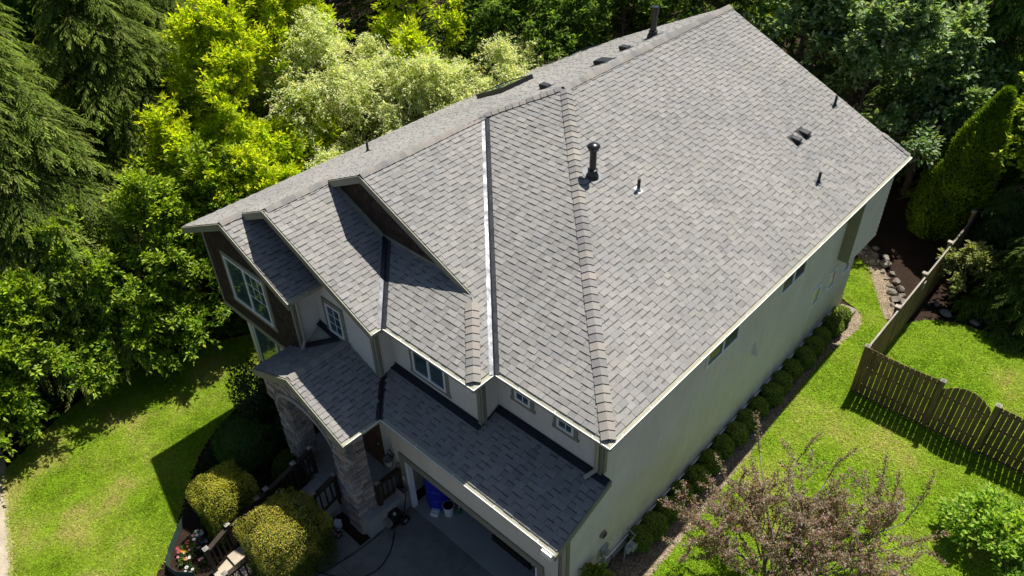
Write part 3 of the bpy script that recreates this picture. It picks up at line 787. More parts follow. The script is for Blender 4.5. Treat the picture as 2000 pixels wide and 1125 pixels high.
# ------------------------------------------------------------------ windows
def window(o, u, n, w_, h, split=1, grid=None, trim=.1, sill=True, label=None, glass='glass'):
    o, u, n = np.array(o, float), np.array(u, float), np.array(n, float); z = np.array((0, 0, 1.))
    f = MB(); fw = .055; D = .05
    for cx, cz, hx, hz in ((0, h-fw/2, w_/2, fw/2), (0, fw/2, w_/2, fw/2), (-w_/2+fw/2, h/2, fw/2, h/2-fw), (w_/2-fw/2, h/2, fw/2, h/2-fw)):
        f.obox(o+u*cx+z*cz+n*D/2, u, z, n, hx, hz, D/2)
    for k in range(1, split): f.obox(o+u*(-w_/2+w_*k/split)+z*h/2+n*(D/2-.003), u, z, n, .035, h/2-fw, D/2-.002)
    wn = link('window', None, HOUSE)
    f.obj('frame', M['white'], wn)
    if label: wn['label'] = label
    for k in range(split):
        x0 = -w_/2+w_*k/split+.035; x1 = -w_/2+w_*(k+1)/split-.035
        MB().obox(o+u*(x0+x1)/2+z*h/2+n*.0185, u, z, n, (x1-x0)/2+.01, h/2-fw+.01, .004).obj('pane', M[glass], wn)
        if grid and k in grid:
            g = MB(); nx_, nz_ = grid[k][0], grid[k][1]; top = grid[k][2] if len(grid[k]) > 2 else 0
            zb = fw+top*(h-2*fw); ht = h-fw-zb
            for i in range(1, nx_): g.obox(o+u*(x0+(x1-x0)*i/nx_)+z*(zb+ht/2)+n*.026, u, z, n, .009, ht/2, .003)
            for j in range(0 if top else 1, nz_): g.obox(o+u*(x0+x1)/2+z*(zb+ht*j/nz_)+n*.027, u, z, n, (x1-x0)/2, .009, .003)
            g.obj('grille', M['white'], wn)
    if trim:
        t = MB(); a = .012
        for cx, cz, hx, hz in ((0, h+trim/2, w_/2+trim, trim/2), (0, -trim/2, w_/2+trim*(1.35 if sill else 1), trim/2), (-w_/2-trim/2, h/2, trim/2, h/2), (w_/2+trim/2, h/2, trim/2, h/2)):
            t.obox(o+u*cx+z*cz+n*(.02), u, z, n, hx, hz, .018)
        t.obj('trim', M['fascia'], wn)
UX, NF = (1, 0, 0), (0, -1, 0); UY, NR = (0, 1, 0), (1, 0, 0)
window((-11.18, -1.165, 3.62), UX, NF, 1.92, 1.5, 2, {1: (3, 2, .42)}, .12, label='large sliding window in the shake bay')
window((-8.15, -.505, 4.1), UX, NF, .62, .93, 1, {0: (2, 3)}, .12)
window((-5.22, -.005, 4.0), UX, NF, 1.15, .95, 2, None, .1)
window((-2.72, .545, 4.56), UX, NF, .46, .46, 1, {0: (2, 2)}, .1); window((-1.5, .545, 4.56), UX, NF, .46, .46, 1, {0: (2, 2)}, .1)
window((-12.05, -.725, .2), UX, NF, 1.3, 1.9, 1, None, .1)
window((XW+.012, 5.27, 4.12), UY, NR, 1.5, .72, 2, None, 0, glass='blueglass'); window((XW+.012, 8.93, 4.12), UY, NR, 1.45, .72, 2, None, 0, glass='blueglass')
for y in (11.2, 12.3, 13.45): window((XW+.012, y, 2.0), UY, NR, .5, .72, 1, None, 0, glass='greypane')
# porch door in the dark
dr = MB().box(-8.0, -.56, -.22, -7.05, -.525, 1.85).obj('front_door', M['doorwood'], HOUSE)
for k in range(3): MB().box(-7.9, -.575, -.1+k*.62, -7.15, -.565, .42+k*.62).obj('door_panel', M['doorwood'], dr)
MB().lathe((-7.13, -.6, .75), [(.03, 0), (.035, .03), (.01, .05)], 8).obj('handle', M['greymetal'], dr)

# ------------------------------------------------------------------ porch: slab, stone columns, arched gable front
MB().box(-9.6, -2.05, -1.05, -6.0, -.53, -.25).obj('porch_slab', M['concrete'], HOUSE)
SP = [(.33, .30, .28), (.39, .35, .31), (.27, .26, .265), (.42, .36, .30), (.22, .20, .19), (.35, .32, .32), (.40, .31, .26)]
def stones_on(parent, o, u, n, w_, z0, z1, seed, single=True):
    rs = random.Random(seed); o, u, n = np.array(o, float), np.array(u, float), np.array(n, float); z = z0; zz = np.array((0, 0, 1.)); mb = MB()
    while z < z1-.03:
        h = min(rs.uniform(.09, .17), z1-z); x = 0
        while x < w_-.02:
            ww = rs.uniform(.14, .36)
            if w_-x-ww < .1: ww = w_-x
            c = np.array(rs.choice(SP))*rs.uniform(.75, 1.25); d = rs.uniform(.015, .05)
            j = lambda: rs.uniform(-.007, .007)
            a = [o+u*(x+.005)+zz*(z+.005), o+u*(x+ww-.005)+zz*(z+.005), o+u*(x+ww-.005)+zz*(z+h-.005), o+u*(x+.005)+zz*(z+h-.005)]
            i_ = .014
            b = [o+u*(x+i_+j())+zz*(z+i_+j())+n*(d+j()), o+u*(x+ww-i_+j())+zz*(z+i_+j())+n*(d+j()), o+u*(x+ww-i_+j())+zz*(z+h-i_+j())+n*(d+j()), o+u*(x+i_+j())+zz*(z+h-i_+j())+n*(d+j())]
            fs = [(4, 5, 6, 7), (0, 1, 5, 4), (1, 2, 6, 5), (2, 3, 7, 6), (3, 0, 4, 7)]
            if single: obj('stone', a+b, fs, M['stone'], parent, tones=[c]*5)
            else: mb.add(a+b, fs, c)
            x += ww
        z += h
    if not single: tag(mb.obj('stone_facing', M['stone'], parent, tone=True), kind='stuff')
def column(x0, y0, x1, y1, z0, z1, seed):
    c = MB().box(x0, y0, z0, x1, y1, z1).obj('porch_column', M['mortar'], HOUSE)
    stones_on(c, (x0, y0, 0), (1, 0, 0), (0, -1, 0), x1-x0, z0, z1, seed)
    stones_on(c, (x1, y0, 0), (0, 1, 0), (1, 0, 0), y1-y0, z0, z1, seed+1)
    stones_on(c, (x0, y1, 0), (0, -1, 0), (-1, 0, 0), y1-y0, z0, z1, seed+2, False)
column(-6.83, -2.1, -6.25, -1.55, LOW, 3.1, 5); column(-9.36, -2.1, -8.74, -1.55, LOW, 3.1, 9)
# arched gable front in stone facing with a pale arch band
def arch_front():
    xs = np.linspace(-9.42, -5.98, 34); top = lambda x: (PZM-psr*(x-PXM) if x > PXM else PZM-psl*(PXM-x))-.16
    def bot(x):
        t = (x-(-7.79))/1.2
        return 2.3+.75*math.sqrt(max(0, 1-t*t)) if abs(t) < 1 else 2.3
    b = MB(); arc = MB()
    for a, c in zip(xs[:-1], xs[1:]):
        b.add([(a, -2.2, bot(a)), (c, -2.2, bot(c)), (c, -2.2, top(c)), (a, -2.2, top(a)), (a, -2.0, bot(a)), (c, -2.0, bot(c)), (c, -2.0, top(c)), (a, -2.0, top(a))],
              [(0, 1, 2, 3), (4, 7, 6, 5), (0, 4, 5, 1), (2, 6, 7, 3), (0, 3, 7, 4), (1, 5, 6, 2)])
        if abs((a+c)/2+7.79) < 1.2:
            arc.add([(a, -2.24, bot(a)-.02), (c, -2.24, bot(c)-.02), (c, -2.24, bot(c)+.13), (a, -2.24, bot(a)+.13), (a, -1.98, bot(a)-.02), (c, -1.98, bot(c)-.02), (c, -2.19, bot(c)+.13), (a, -2.19, bot(a)+.13)],
                    [(0, 1, 2, 3), (0, 4, 5, 1), (3, 2, 6, 7)])
    g = b.obj('porch_gable', M['mortar'], HOUSE); arc.obj('arch_band', M['concrete'], g)
    mb = MB(); rs = random.Random(4); z = 2.31
    while z < 3.95:
        x = -9.4
        while x < -6.0:
            ww = rs.uniform(.14, .3); c = x+ww
            ok = all(bot(q)+.13 < z and z+.12 < top(q) for q in (x, (x+c)/2, c))
            if ok: mb.obox(((x+c)/2, -2.21, z+.06), (1, 0, 0), (0, 0, 1), (0, 1, 0), ww/2-.006, .054, rs.uniform(.012, .03), np.array(rs.choice(SP))*rs.uniform(.8, 1.25))
            x = c
        z += .12
    tag(mb.obj('stone_facing', M['stone'], g, tone=True), kind='stuff')
arch_front()
# stone wainscot on the pier left of the garage opening
pier = MB().box(-6.44, GY-.03, -1.0, -6.16, GY-.002, .1).obj('stone_wainscot', M['mortar'], HOUSE)
stones_on(pier, (-6.44, GY-.03, 0), (1, 0, 0), (0, -1, 0), .28, -.95, .12, 31)
# wall lantern by the garage
ln = link('wall_lantern', None, HOUSE)
MB().lathe((-6.42, GY-.2, .62), [(.05, 0), (.11, .03), (.14, .3), (.16, .32), (.03, .46), (.02, .5)], 6).obj('lantern_cage', M['blackmetal'], ln)
MB().lathe((-6.42, GY-.2, .67), [(.112, 0), (.142, .22)], 6).obj('lantern_glass', M['lampglass'], ln)
MB().tube([(-6.42, GY, .85), (-6.42, GY-.12, 1.22), (-6.42, GY-.2, 1.12)], .018, 6).obj('bracket', M['blackmetal'], ln)
MB().box(-6.12, GY-.05, .15, -6.06, GY-.046, .3).obj('keypad', M['lip'], HOUSE)

# downspouts
def spout(pts, r=.045):
    MB().tube(pts, r, 6).obj('downspout', M['gutter'], HOUSE)
spout([(-8.5, -1.05, 5.48), (-8.82, -1.1, 5.3), (-8.86, -1.1, 3.9), (-8.7, -1.3, 3.78)])
spout([(-.65, .1, 5.48), (-.62, .46, 5.2), (-.62, .47, 4.05), (-.75, .25, 3.9)], .05)
spout([(-.38, -1.15, 3.15), (-.46, -.72, 2.85), (-.46, -.7, -.8)])

# roof furniture
def onR(x): return Z(-x)+.015
def onL(x): return zr(x)+.015
def pipe(x, y, z, r, h, flash=True, lead=False):
    p = MB().tube([(x, y, z-.05), (x, y, z+h-.004)], r, 12).obj('vent_pipe', M['blackplastic'], ROOF)
    s = 1 if x > mr else -1
    nn = unit(np.array((s*PT, 0, 1.))); dn = unit(np.array((s*1., 0, -PT)))
    MB().obox((x, y, z+.012), (0, 1, 0), dn, nn, r*2.3, r*2.8, .004).obj('base_flashing', M['greymetal'] if lead else M['leadflash'], p)
    MB().lathe((x, y, z-.03), [(r*1.9, 0), (r*1.35, .07), (r*1.05, .1)], 12).obj('pipe_boot', M['greymetal'] if lead else M['blackplastic'], p)
pipe(-3.58, 5.74, onR(-3.58), .04, .32, lead=True); pipe(-1.15, 10.91, onR(-1.15), .04, .32); pipe(-2.46, 14.49, onR(-2.46), .04, .32)
pipe(-11.51, 3.57, onL(-11.51), .035, .3)
def flue(x, y, z, r, h, dome):
    f = link('flue', None, ROOF); s = 1 if x > mr else -1
    MB().tube([(x, y, z-.1), (x, y, z+h)], r, 16).obj('flue_pipe', M['blackmetal'], f, smooth=False)
    nn = unit(np.array((s*PT, 0, 1.))); dn = unit(np.array((s*1., 0, -PT)))
    MB().obox((x, y+.03, z+.01), (0, 1, 0), dn, nn, r*2.6, r*2.6, .005).obj('base_flashing', M['leadflash'], f)
    MB().lathe((x, y, z-.06), [(r*1.9, 0), (r*1.75, .1), (r*1.2, .22), (r*1.45, .225), (r*1.45, .25), (r*1.0, .26)], 16).obj('storm_collar', M['blackmetal'], f)
    if dome:
        MB().lathe((x, y, z+h-.02), [(r*1.5, 0), (r*1.55, .02), (r*1.55, .08), (r*1.95, .085), (r*1.85, .11), (r*1.35, .15), (r*.6, .175), (.005, .178)], 20).obj('rain_cap', M['blackmetal'], f, smooth=True)
    else:
        MB().lathe((x, y, z+h-.22), [(r*1.18, 0), (r*1.18, .22), (r*1.25, .225), (r*1.2, .24), (.005, .242)], 18).obj('rain_cap', M['blackmetal'], f)
flue(-4.44, 5.0, onR(-4.44), .085, .72, True); flue(-7.88, 12.46, onL(-7.88), .1, .92, False)
def boxvent(x, y, z, s, w_, d, h):
    """low hooded roof vent: slopes down towards the ridge side"""
    nn = unit(np.array((s*PT, 0, 1.))); dn = unit(np.array((s*1., 0, -PT))); yy = np.array((0, 1., 0)); o = np.array((x, y, z+.005))
    P = lambda a, b, c: o+dn*a+yy*b+nn*c
    v = [P(-d, -w_, 0), P(-d, w_, 0), P(d, w_, 0), P(d, -w_, 0), P(-d*.9, -w_*.8, h*.35), P(-d*.9, w_*.8, h*.35), P(d*.85, w_*.95, h), P(d*.85, -w_*.95, h), P(d*1.1, w_, h*.75), P(d*1.1, -w_, h*.75)]
    b = obj('roof_vent', v, [(4, 7, 6, 5), (0, 4, 5, 1), (0, 3, 7, 4), (1, 5, 6, 2), (6, 7, 9, 8), (3, 2, 8, 9)], M['blackplastic'], ROOF)
    MB().obox(o+nn*.006, yy, dn, nn, w_*1.5, d*1.5, .003).obj('base_flashing', M['blackplastic'], b)
boxvent(-2.35, 11.71, onR(-2.35), 1, .1, .13, .13); boxvent(-2.36, 12.25, onR(-2.36), 1, .12, .14, .13)
boxvent(-7.93, 11.08, onL(-7.93), -1, .12, .14, .15); boxvent(-7.55, 9.46, onL(-7.55), -1, .2, .2, .13); boxvent(-7.93, 7.33, onL(-7.93), -1, .11, .13, .15)
# skylight on the left slope
def skylight():
    nn = unit(np.array((-PT, 0, 1.))); dn = unit(np.array((-1., 0, -PT))); yy = np.array((0, 1., 0)); o = np.array((-11.35, 9.25, zr(-11.35)))
    f = MB(); a, b, h, t = .62, .66, .15, .06
    for c1, c2, h1, h2 in ((0, b, a+t, t), (0, -b, a+t, t), (a, 0, t, b-t), (-a, 0, t, b-t)):
        f.obox(o+dn*c1+yy*c2+nn*(h/2+.01), dn, yy, nn, h1, h2, h/2)
    s = f.obj('skylight', M['blackmetal'], ROOF)
    MB().obox(o+nn*(h-.01), dn, yy, nn, a-t+.01, b-t+.01, .006).obj('pane', M['glass'], s)
skylight()

# right wall fittings
MB().tube([(XW+.05, .85, .5), (XW+.05, 1.0, .42), (XW+.05, 13.7, .38)], .022, 6).obj('conduit', M['white'], HOUSE)
hood = MB().prism([(XW+.01, 7.15, 2.78), (XW+.01, 7.45, 2.78), (XW+.01, 7.3, 3.12)], (.004, 0, 0))
hood = MB().add([(XW+.012, 7.14, 2.76), (XW+.012, 7.46, 2.76), (XW+.012, 7.3, 3.14), (XW+.2, 7.2, 2.76), (XW+.2, 7.4, 2.76)], [(0, 3, 2), (3, 4, 2), (4, 1, 2), (0, 1, 4, 3)]).obj('vent_hood', M['siding'], HOUSE)
rv = MB().tube([(XW, .73, 1.62), (XW+.09, .73, 1.62)], [.11, .1], 14).obj('round_vent', M['fascia'], HOUSE)
for k in range(4): MB().box(XW+.09, .66, 1.56+k*.04, XW+.1, .8, 1.575+k*.04).obj('louvre', M['bark'], rv)
em = link('electric_meter', None, HOUSE)
MB().box(XW+.01, .68, .78, XW+.1, .92, 1.1).obj('meter_box', M['greymetal'], em); MB().tube([(XW+.1, .8, .94), (XW+.2, .8, .94)], .09, 14).obj('meter_dial', M['lampglass'], em)
jb = MB().tube([(XW, .79, .5), (XW+.12, .79, .5)], [.09, .08], 10).obj('junction_box', M['greymetal'], HOUSE)
MB().tube([(XW+.03, .62, .62), (XW+.03, .62, 1.1)], .012, 6).obj('conduit', M['stucco'], HOUSE); MB().tube([(XW+.03, .67, .62), (XW+.03, .67, 1.1)], .012, 6).obj('conduit', M['stucco'], HOUSE)
MB().tube([(XW+.04, 1.0, .42), (XW+.08, 1.15, .3), (XW+.1, 1.05, .05), (XW+.06, .9, -.1)], .012, 6).obj('cable', M['rubber'], HOUSE)
# ------------------------------------------------------------------ fence
FENCE = thing('fence', (1.5, 10.7, 0), 'weathered brown board fence turning a corner with an arched gate', 'fence')
frs = random.Random(5)
def picket(parent, c, u, n, w_, z0, z1a, z1b):
    c, u, n = np.array(c, float), np.array(u, float), np.array(n, float); t = .009; k = frs.uniform(-.003, .003)
    vs = []
    for dn in (-t+k, t+k):
        for uu, zz in ((-w_/2, z0), (w_/2, z0), (w_/2, z1b-.025), (w_/2-.025, z1b), (-w_/2+.025, z1a), (-w_/2, z1a-.025)):
            vs.append(c+u*uu+n*dn+np.array((0, 0, zz)))
    obj('picket', vs, [(0, 1, 2, 3, 4, 5), (11, 10, 9, 8, 7, 6)]+[(i, i+6, (i+1) % 6+6, (i+1) % 6) for i in range(6)], M['fence'], parent)
def fence_post(x, y, h, cap=True):
    p = MB().box(x-.062, y-.05, -.3, x+.062, y+.05, h).obj('post', M['fence'], FENCE)
    if cap:
        m = MB().box(x-.075, y-.075, h, x+.075, y+.075, h+.025); m.add([(x-.06, y-.06, h+.025), (x+.06, y-.06, h+.025), (x+.06, y+.06, h+.025), (x-.06, y+.06, h+.025), (x, y, h+.07)], [(0, 1, 4), (1, 2, 4), (2, 3, 4), (3, 0, 4)])
        m.obj('post_cap', M['cap'], p)
def run_x(x0, x1, y, topf, parent, z0=.06):
    x = x0+.075
    while x < x1-.05:
        picket(parent, (x, y, 0), (1, 0, 0), (0, -1, 0), .135, z0+frs.uniform(-.01, .01), topf(x-.067), topf(x+.067)); x += .1475+frs.uniform(-.003, .006)
FY = 10.7
run_x(1.5, 3.6, FY, lambda x: 1.78-.05*math.sin(math.pi*(x-1.5)/2.05), FENCE)
for z in (.3, .95, 1.55): MB().box(1.5, FY+.012, z, 3.55, FY+.05, z+.085).obj('rail', M['fence'], FENCE)
gate = link('gate', None, FENCE); gate['label'] = 'arched gate of the board fence'
arch = lambda x: 1.46+.4*math.sin(math.pi*min(1, max(0, (x-3.6)/1.32)))**.8-(.0)
run_x(3.565, 5.0, FY-.01, arch, gate)
for z in (.35, 1.25): MB().box(3.66, FY+.012, z, 4.9, FY+.05, z+.085).obj('rail', M['fence'], gate)
MB().beam((3.7, FY+.03, .4), (4.85, FY+.03, 1.25), .03, .08, (0, 1, 0)).obj('brace', M['fence'], gate)
MB().box(4.82, FY-.05, 1.0, 4.9, FY-.025, 1.06).obj('latch', M['blackmetal'], gate)
run_x(4.965, 7.46, FY, lambda x: 1.76-.04*math.sin(math.pi*(x-5)/2.4), FENCE); run_x(7.5, 9.9, FY, lambda x: 1.76, FENCE)
for z in (.3, .95, 1.55): MB().box(5.0, FY+.012, z, 9.9, FY+.05, z+.085).obj('rail', M['fence'], FENCE)
for x, h in ((1.47, 1.8), (3.58, 1.82), (4.97, 1.82), (7.45, 1.82), (9.95, 1.82)): fence_post(x, FY-.055 if 3 < x < 9 else FY, h)
for x0, x1 in ((1.55, 3.5), (3.66, 4.9), (5.05, 7.4), (7.5, 9.9)):
    MB().box(x0, FY-.04, .0, x1, FY-.012, .07).obj('kick_board', M['fence'], FENCE)
# the long side of the fence going back
y = FY+.12; k = 0
while y < 25:
    h = 1.76+.1*float(sstep(16, 24, y))+.02*math.sin(y*1.9); z = float(hgt(1.5, y))
    picket(FENCE, (1.5, y, 0), (0, 1, 0), (1, 0, 0), .135, z+.05, z+h+frs.uniform(-.008, .008), z+h+frs.uniform(-.008, .008)); y += .148+frs.uniform(-.003, .006)
for y in (12.95, 15.2, 17.5, 19.8, 22.1, 24.6):
    z = float(hgt(1.5, y)); p = MB().box(1.39, y-.05, z-.2, 1.49, y+.05, z+1.86).obj('post', M['fence'], FENCE)
    MB().box(1.36, y-.075, z+1.86, 1.52, y+.075, z+1.9).obj('post_cap', M['cap'], p)
for z in (.3, .95, 1.6):
    MB().box(1.44, FY+.05, z, 1.488, 25, z+.085).obj('rail', M['fence'], FENCE)
MB().box(1.475, FY, 1.79, 1.525, 25, 1.815).obj('cap_rail', M['cap'], FENCE)
MB().box(1.52, 15.05, 1.35, 1.56, 15.25, 1.6).obj('birdhouse_board', M['cap'], FENCE)

# ------------------------------------------------------------------ walkway, steps and railings to the porch
ramp = MB()
WX0, WX1 = -8.36, -7.32
ramp.add([(WX0, -4.55, -.72), (WX1, -4.55, -.72), (WX1, -2.0, -.3), (WX0, -2.0, -.3), (WX0, -4.55, -1.2), (WX1, -4.55, -1.2), (WX1, -2.0, -1.2), (WX0, -2.0, -1.2)],
         [(0, 1, 2, 3), (0, 4, 5, 1), (0, 3, 7, 4), (1, 5, 6, 2)])
tag(ramp.obj('footpath', M['concrete']), 'shaded concrete walk rising to the porch', kind='structure')
st = MB()
st.box(WX0+.02, -5.0, -1.2, WX1-.02, -4.56, -.775); st.box(WX0+.02, -5.5, -1.2, WX1-.02, -5.01, -.86)
tag(st.obj('entry_steps', M['agg']), 'two sunlit aggregate concrete steps at the foot of the railed walk', 'steps')
def railing(name, label, posts, toph, seed):
    """posts: list of (x,y,z_foot,z_top)"""
    t = thing(name, posts[0][:3], label, 'railing', 'entry railings'); rs = random.Random(seed)
    for (x, y, z0, z1) in posts:
        p = MB().box(x-.05, y-.05, z0-.2, x+.05, y+.05, z1).obj('post', M['rail'], t)
        m = MB().box(x-.07, y-.07, z1, x+.07, y+.07, z1+.025); m.add([(x-.055, y-.055, z1+.025), (x+.055, y-.055, z1+.025), (x+.055, y+.055, z1+.025), (x-.055, y+.055, z1+.025), (x, y, z1+.06)], [(0, 1, 4), (1, 2, 4), (2, 3, 4), (3, 0, 4)])
        m.obj('post_cap', M['cap'], p)
    for a, b in zip(posts[:-1], posts[1:]):
        A, B = np.array(a[:2]), np.array(b[:2]); d = unit(B-A); L = np.linalg.norm(B-A)
        za, zb = a[3]-.1, b[3]-.1
        la, lb = a[2]+.12, b[2]+.12
        pa, pb = A+d*.05, B-d*.05
        MB().beam((*pa, za), (*pb, zb), .13, .04).obj('handrail', M['rail'], t)
        MB().beam((*pa, za-.09), (*pb, zb-.09), .04, .08).obj('upper_rail', M['rail'], t)
        MB().beam((*pa, la), (*pb, lb), .04, .08).obj('lower_rail', M['rail'], t)
        n = max(2, int(L/.145))
        for k in range(1, n):
            f = k/n; p = A+(B-A)*f; zt = za-.09+(zb-za)*f; zb_ = la+(lb-la)*f
            MB().box(p[0]-.02, p[1]-.02, zb_, p[0]+.02, p[1]+.02, zt).obj('baluster', M['rail'], t)
    return t
railing('railing', 'long dark wooden railing beside the two golden clipped shrubs', [(-8.24, -5.41, -.95, .1), (-8.44, -4.68, -.85, .16), (-8.5, -3.74, -.68, .26), (-8.44, -3.45, -.6, .42), (-8.4, -2.56, -.42, .68), (-8.42, -1.98, -.3, .8)], .9, 1)
railing('railing', 'short dark wooden railing left of the right stone column', [(-7.27, -2.75, -.5, .56), (-7.25, -2.05, -.3, .72)], .9, 2)
railing('railing', 'lower dark railing end beside the front golden shrub', [(-7.3, -5.45, -.95, .05), (-7.3, -4.6, -.8, .12)], .9, 3)
railing('railing', 'black porch railing between the right column and the garage', [(-6.2, -1.45, -.25, .68), (-6.2, -.68, -.25, .68)], .9, 4)

# ------------------------------------------------------------------ plants
def ball_points(n, rs, squash=(1, 1, 1), p=2.0):
    d = unit(rs.randn(n, 3)); return d
def dense_shrub(name, c, rad, n, pal, label, cat, group=None, leaf=(.05, .03), seed=0, power=2.6, lump=.06, mat='hedge', top_pal=None, zflat=None, holes=0.0, depth=.16):
    """clipped or mounded shrub: leaves over a superellipsoid with uneven surface, stems inside"""
    rs = np.random.RandomState(seed); c = np.array(c, float); rad = np.array(rad, float)
    t = thing(name, (c[0], c[1], c[2]-rad[2]), label, cat, group)
    d = unit(rs.randn(n, 3))
    k = (np.abs(d)**power).sum(1)**(-1/power)
    lum = np.array([noise.noise((v[0]*2.3+seed, v[1]*2.3, v[2]*2.3)) for v in d])*lump*2+np.array([noise.noise((v[0]*6+seed, v[1]*6, v[2]*6)) for v in d])*lump
    if holes:
        keep = np.array([noise.noise((v[0]*3.1+seed+9, v[1]*3.1, v[2]*3.1)) for v in d]) > -1+holes
        keep |= rs.rand(n) < .35
        d, k, lum = d[keep], k[keep], lum[keep]; n = len(d)
    inn = 1-depth*rs.rand(n)**1.6
    P = c+d*rad*(k*(1+lum)*inn)[:, None]
    nn = unit(d/rad+.0)
    A = unit(nn*.45+rs.randn(n, 3)*.75+np.array((0, 0, .15)))
    Nn = unit(nn+rs.randn(n, 3)*.34+np.array((0, 0, .22)))
    T = tones(n, pal, jit=.2, rs=rs)
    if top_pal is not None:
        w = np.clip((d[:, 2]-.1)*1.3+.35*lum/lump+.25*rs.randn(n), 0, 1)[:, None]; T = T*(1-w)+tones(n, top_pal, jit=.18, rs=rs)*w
    V, F, TT = leaves(P, A, Nn, leaf[0]*rs.uniform(.7, 1.35, n), leaf[1]*rs.uniform(.7, 1.3, n), T)
    link('foliage', fast_mesh('foliage', V, F, M[mat], TT), t)
    # dark twiggy core so that gaps do not show through
    m = MB()
    for i in range(7):
        a = rs.uniform(0, 6.28); q = c+np.array((math.cos(a)*rad[0]*.55, math.sin(a)*rad[1]*.55, rad[2]*rs.uniform(.1, .6)))
        m.tube([c-np.array((0, 0, rad[2]))+rs.randn(3)*.03, (c+q)/2-np.array((0, 0, rad[2]*.2)), q], [.02, .014, .006], 5)
    m.obj('stem', M['bark'], t)
    if rad.max() < 1.6 and not holes:
        core = MB(); core.lathe(c, [(rad[0]*.3, -rad[2]*.98), (rad[0]*.74, -rad[2]*.7), (rad[0]*.8, 0), (rad[0]*.7, rad[2]*.6), (rad[0]*.4, rad[2]*.78), (.01, rad[2]*.82)], 12)
        vs = [tuple(c+(np.array(v)-c)*np.array((1, rad[1]/rad[0], 1))) for v in core.v]
        obj('inner_growth', vs, core.f, M['innergrowth'], t)
    return t
M['innergrowth'] = grainy('shaded_inner_twigs', (.06, .085, .02), .4, 9, 40, .95, .1, .6)
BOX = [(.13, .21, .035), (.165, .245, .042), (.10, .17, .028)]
BOXT = [(.24, .32, .05), (.29, .34, .06)]  # paler leaves towards the top, coloured to read as lit tops
def boxname(i, n):
    words = ['nearest the rear', 'second from the rear', 'third from the rear', 'fourth from the rear', 'fifth from the rear', 'sixth from the rear', 'seventh from the rear', 'eighth from the rear', 'ninth from the rear']
    fw = ['nearest the gas meter', 'second from the gas meter', 'third from the gas meter', 'fourth from the gas meter', 'fifth from the gas meter', 'sixth from the gas meter', 'seventh from the gas meter', 'eighth from the gas meter', 'ninth from the gas meter']
    return words[i] if i < n/2 else fw[n-1-i]
BX = [13.49, 12.79, 12.05, 11.45, 10.78, 10.03, 9.32, 8.66, 7.92, 7.24, 6.6, 5.95, 5.25, 4.55, 3.87, 3.18, 2.56, 2.02]
for i, y in enumerate(BX):
    s = [1.0, 1.05, .92, .98, 1.02, .95][i % 6]
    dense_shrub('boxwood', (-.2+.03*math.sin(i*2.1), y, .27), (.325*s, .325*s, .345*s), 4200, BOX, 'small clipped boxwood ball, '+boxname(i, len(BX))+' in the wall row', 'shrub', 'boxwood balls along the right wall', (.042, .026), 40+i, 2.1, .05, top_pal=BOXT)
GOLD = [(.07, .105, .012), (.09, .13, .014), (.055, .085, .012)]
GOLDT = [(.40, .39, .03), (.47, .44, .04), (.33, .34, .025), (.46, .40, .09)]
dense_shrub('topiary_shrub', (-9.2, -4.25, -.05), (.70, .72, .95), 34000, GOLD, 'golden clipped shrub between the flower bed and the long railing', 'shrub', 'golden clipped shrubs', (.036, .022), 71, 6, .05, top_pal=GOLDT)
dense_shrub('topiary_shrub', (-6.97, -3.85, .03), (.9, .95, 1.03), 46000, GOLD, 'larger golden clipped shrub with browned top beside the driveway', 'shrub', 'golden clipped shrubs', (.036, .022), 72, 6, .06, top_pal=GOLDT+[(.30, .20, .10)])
dense_shrub('round_shrub', (-9.25, -2.35, -.45), (.45, .45, .55), 5000, GOLD, 'small round green shrub at the foot of the left stone column', 'shrub', None, (.05, .03), 73, 2.4, .05)
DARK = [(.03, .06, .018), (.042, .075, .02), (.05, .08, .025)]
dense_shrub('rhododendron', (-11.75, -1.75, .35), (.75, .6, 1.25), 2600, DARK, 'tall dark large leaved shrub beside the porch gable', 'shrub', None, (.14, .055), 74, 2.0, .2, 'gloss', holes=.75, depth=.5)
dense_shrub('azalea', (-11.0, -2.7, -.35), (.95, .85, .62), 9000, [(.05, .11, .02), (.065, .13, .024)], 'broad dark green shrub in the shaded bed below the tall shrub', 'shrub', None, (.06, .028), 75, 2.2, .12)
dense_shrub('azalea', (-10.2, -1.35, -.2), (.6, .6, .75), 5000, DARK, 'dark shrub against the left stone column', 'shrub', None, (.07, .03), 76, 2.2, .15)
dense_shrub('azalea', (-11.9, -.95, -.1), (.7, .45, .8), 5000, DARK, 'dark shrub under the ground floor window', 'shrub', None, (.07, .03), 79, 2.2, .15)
# ferns and strappy plants
def fern(c, r, n, pal, label, seed, nl=22, name='fern'):
    rs = np.random.RandomState(seed); t = thing(name, c, label, 'fern', 'ferns in the shaded bed'); c = np.array(c, float)
    P, A, Nn, L, Wd = [], [], [], [], []
    for i in range(n):
        a = rs.uniform(0, 6.28); el = rs.uniform(.3, 1.1); d = np.array((math.cos(a), math.sin(a), 0)); rr = r*rs.uniform(.7, 1.1)
        for k in range(nl):
            f = (k+1)/nl; p = c+d*rr*f*math.cos(el*.6)+np.array((0, 0, rr*(math.sin(el)*f*1.3-f*f*.85)))
            for s in (-1, 1):
                P.append(p); A.append(np.array((-d[1], d[0], 0))*s+d*.5+np.array((0, 0, -.15))); Nn.append((0, 0, 1)); L.append(.18*r*math.sin(math.pi*min(.95, f*.9+.1))+.01); Wd.append(.035*r+.006)
    V, F, T = leaves(np.array(P), np.array(A), np.array(Nn)+rs.randn(len(P), 3)*.15, np.array(L), np.array(Wd), tones(len(P), pal, rs=rs))
    link('fronds', fast_mesh('fronds', V, F, M['leaf'], T), t); return t
FERN = [(.05, .11, .018), (.07, .13, .02), (.035, .085, .015)]
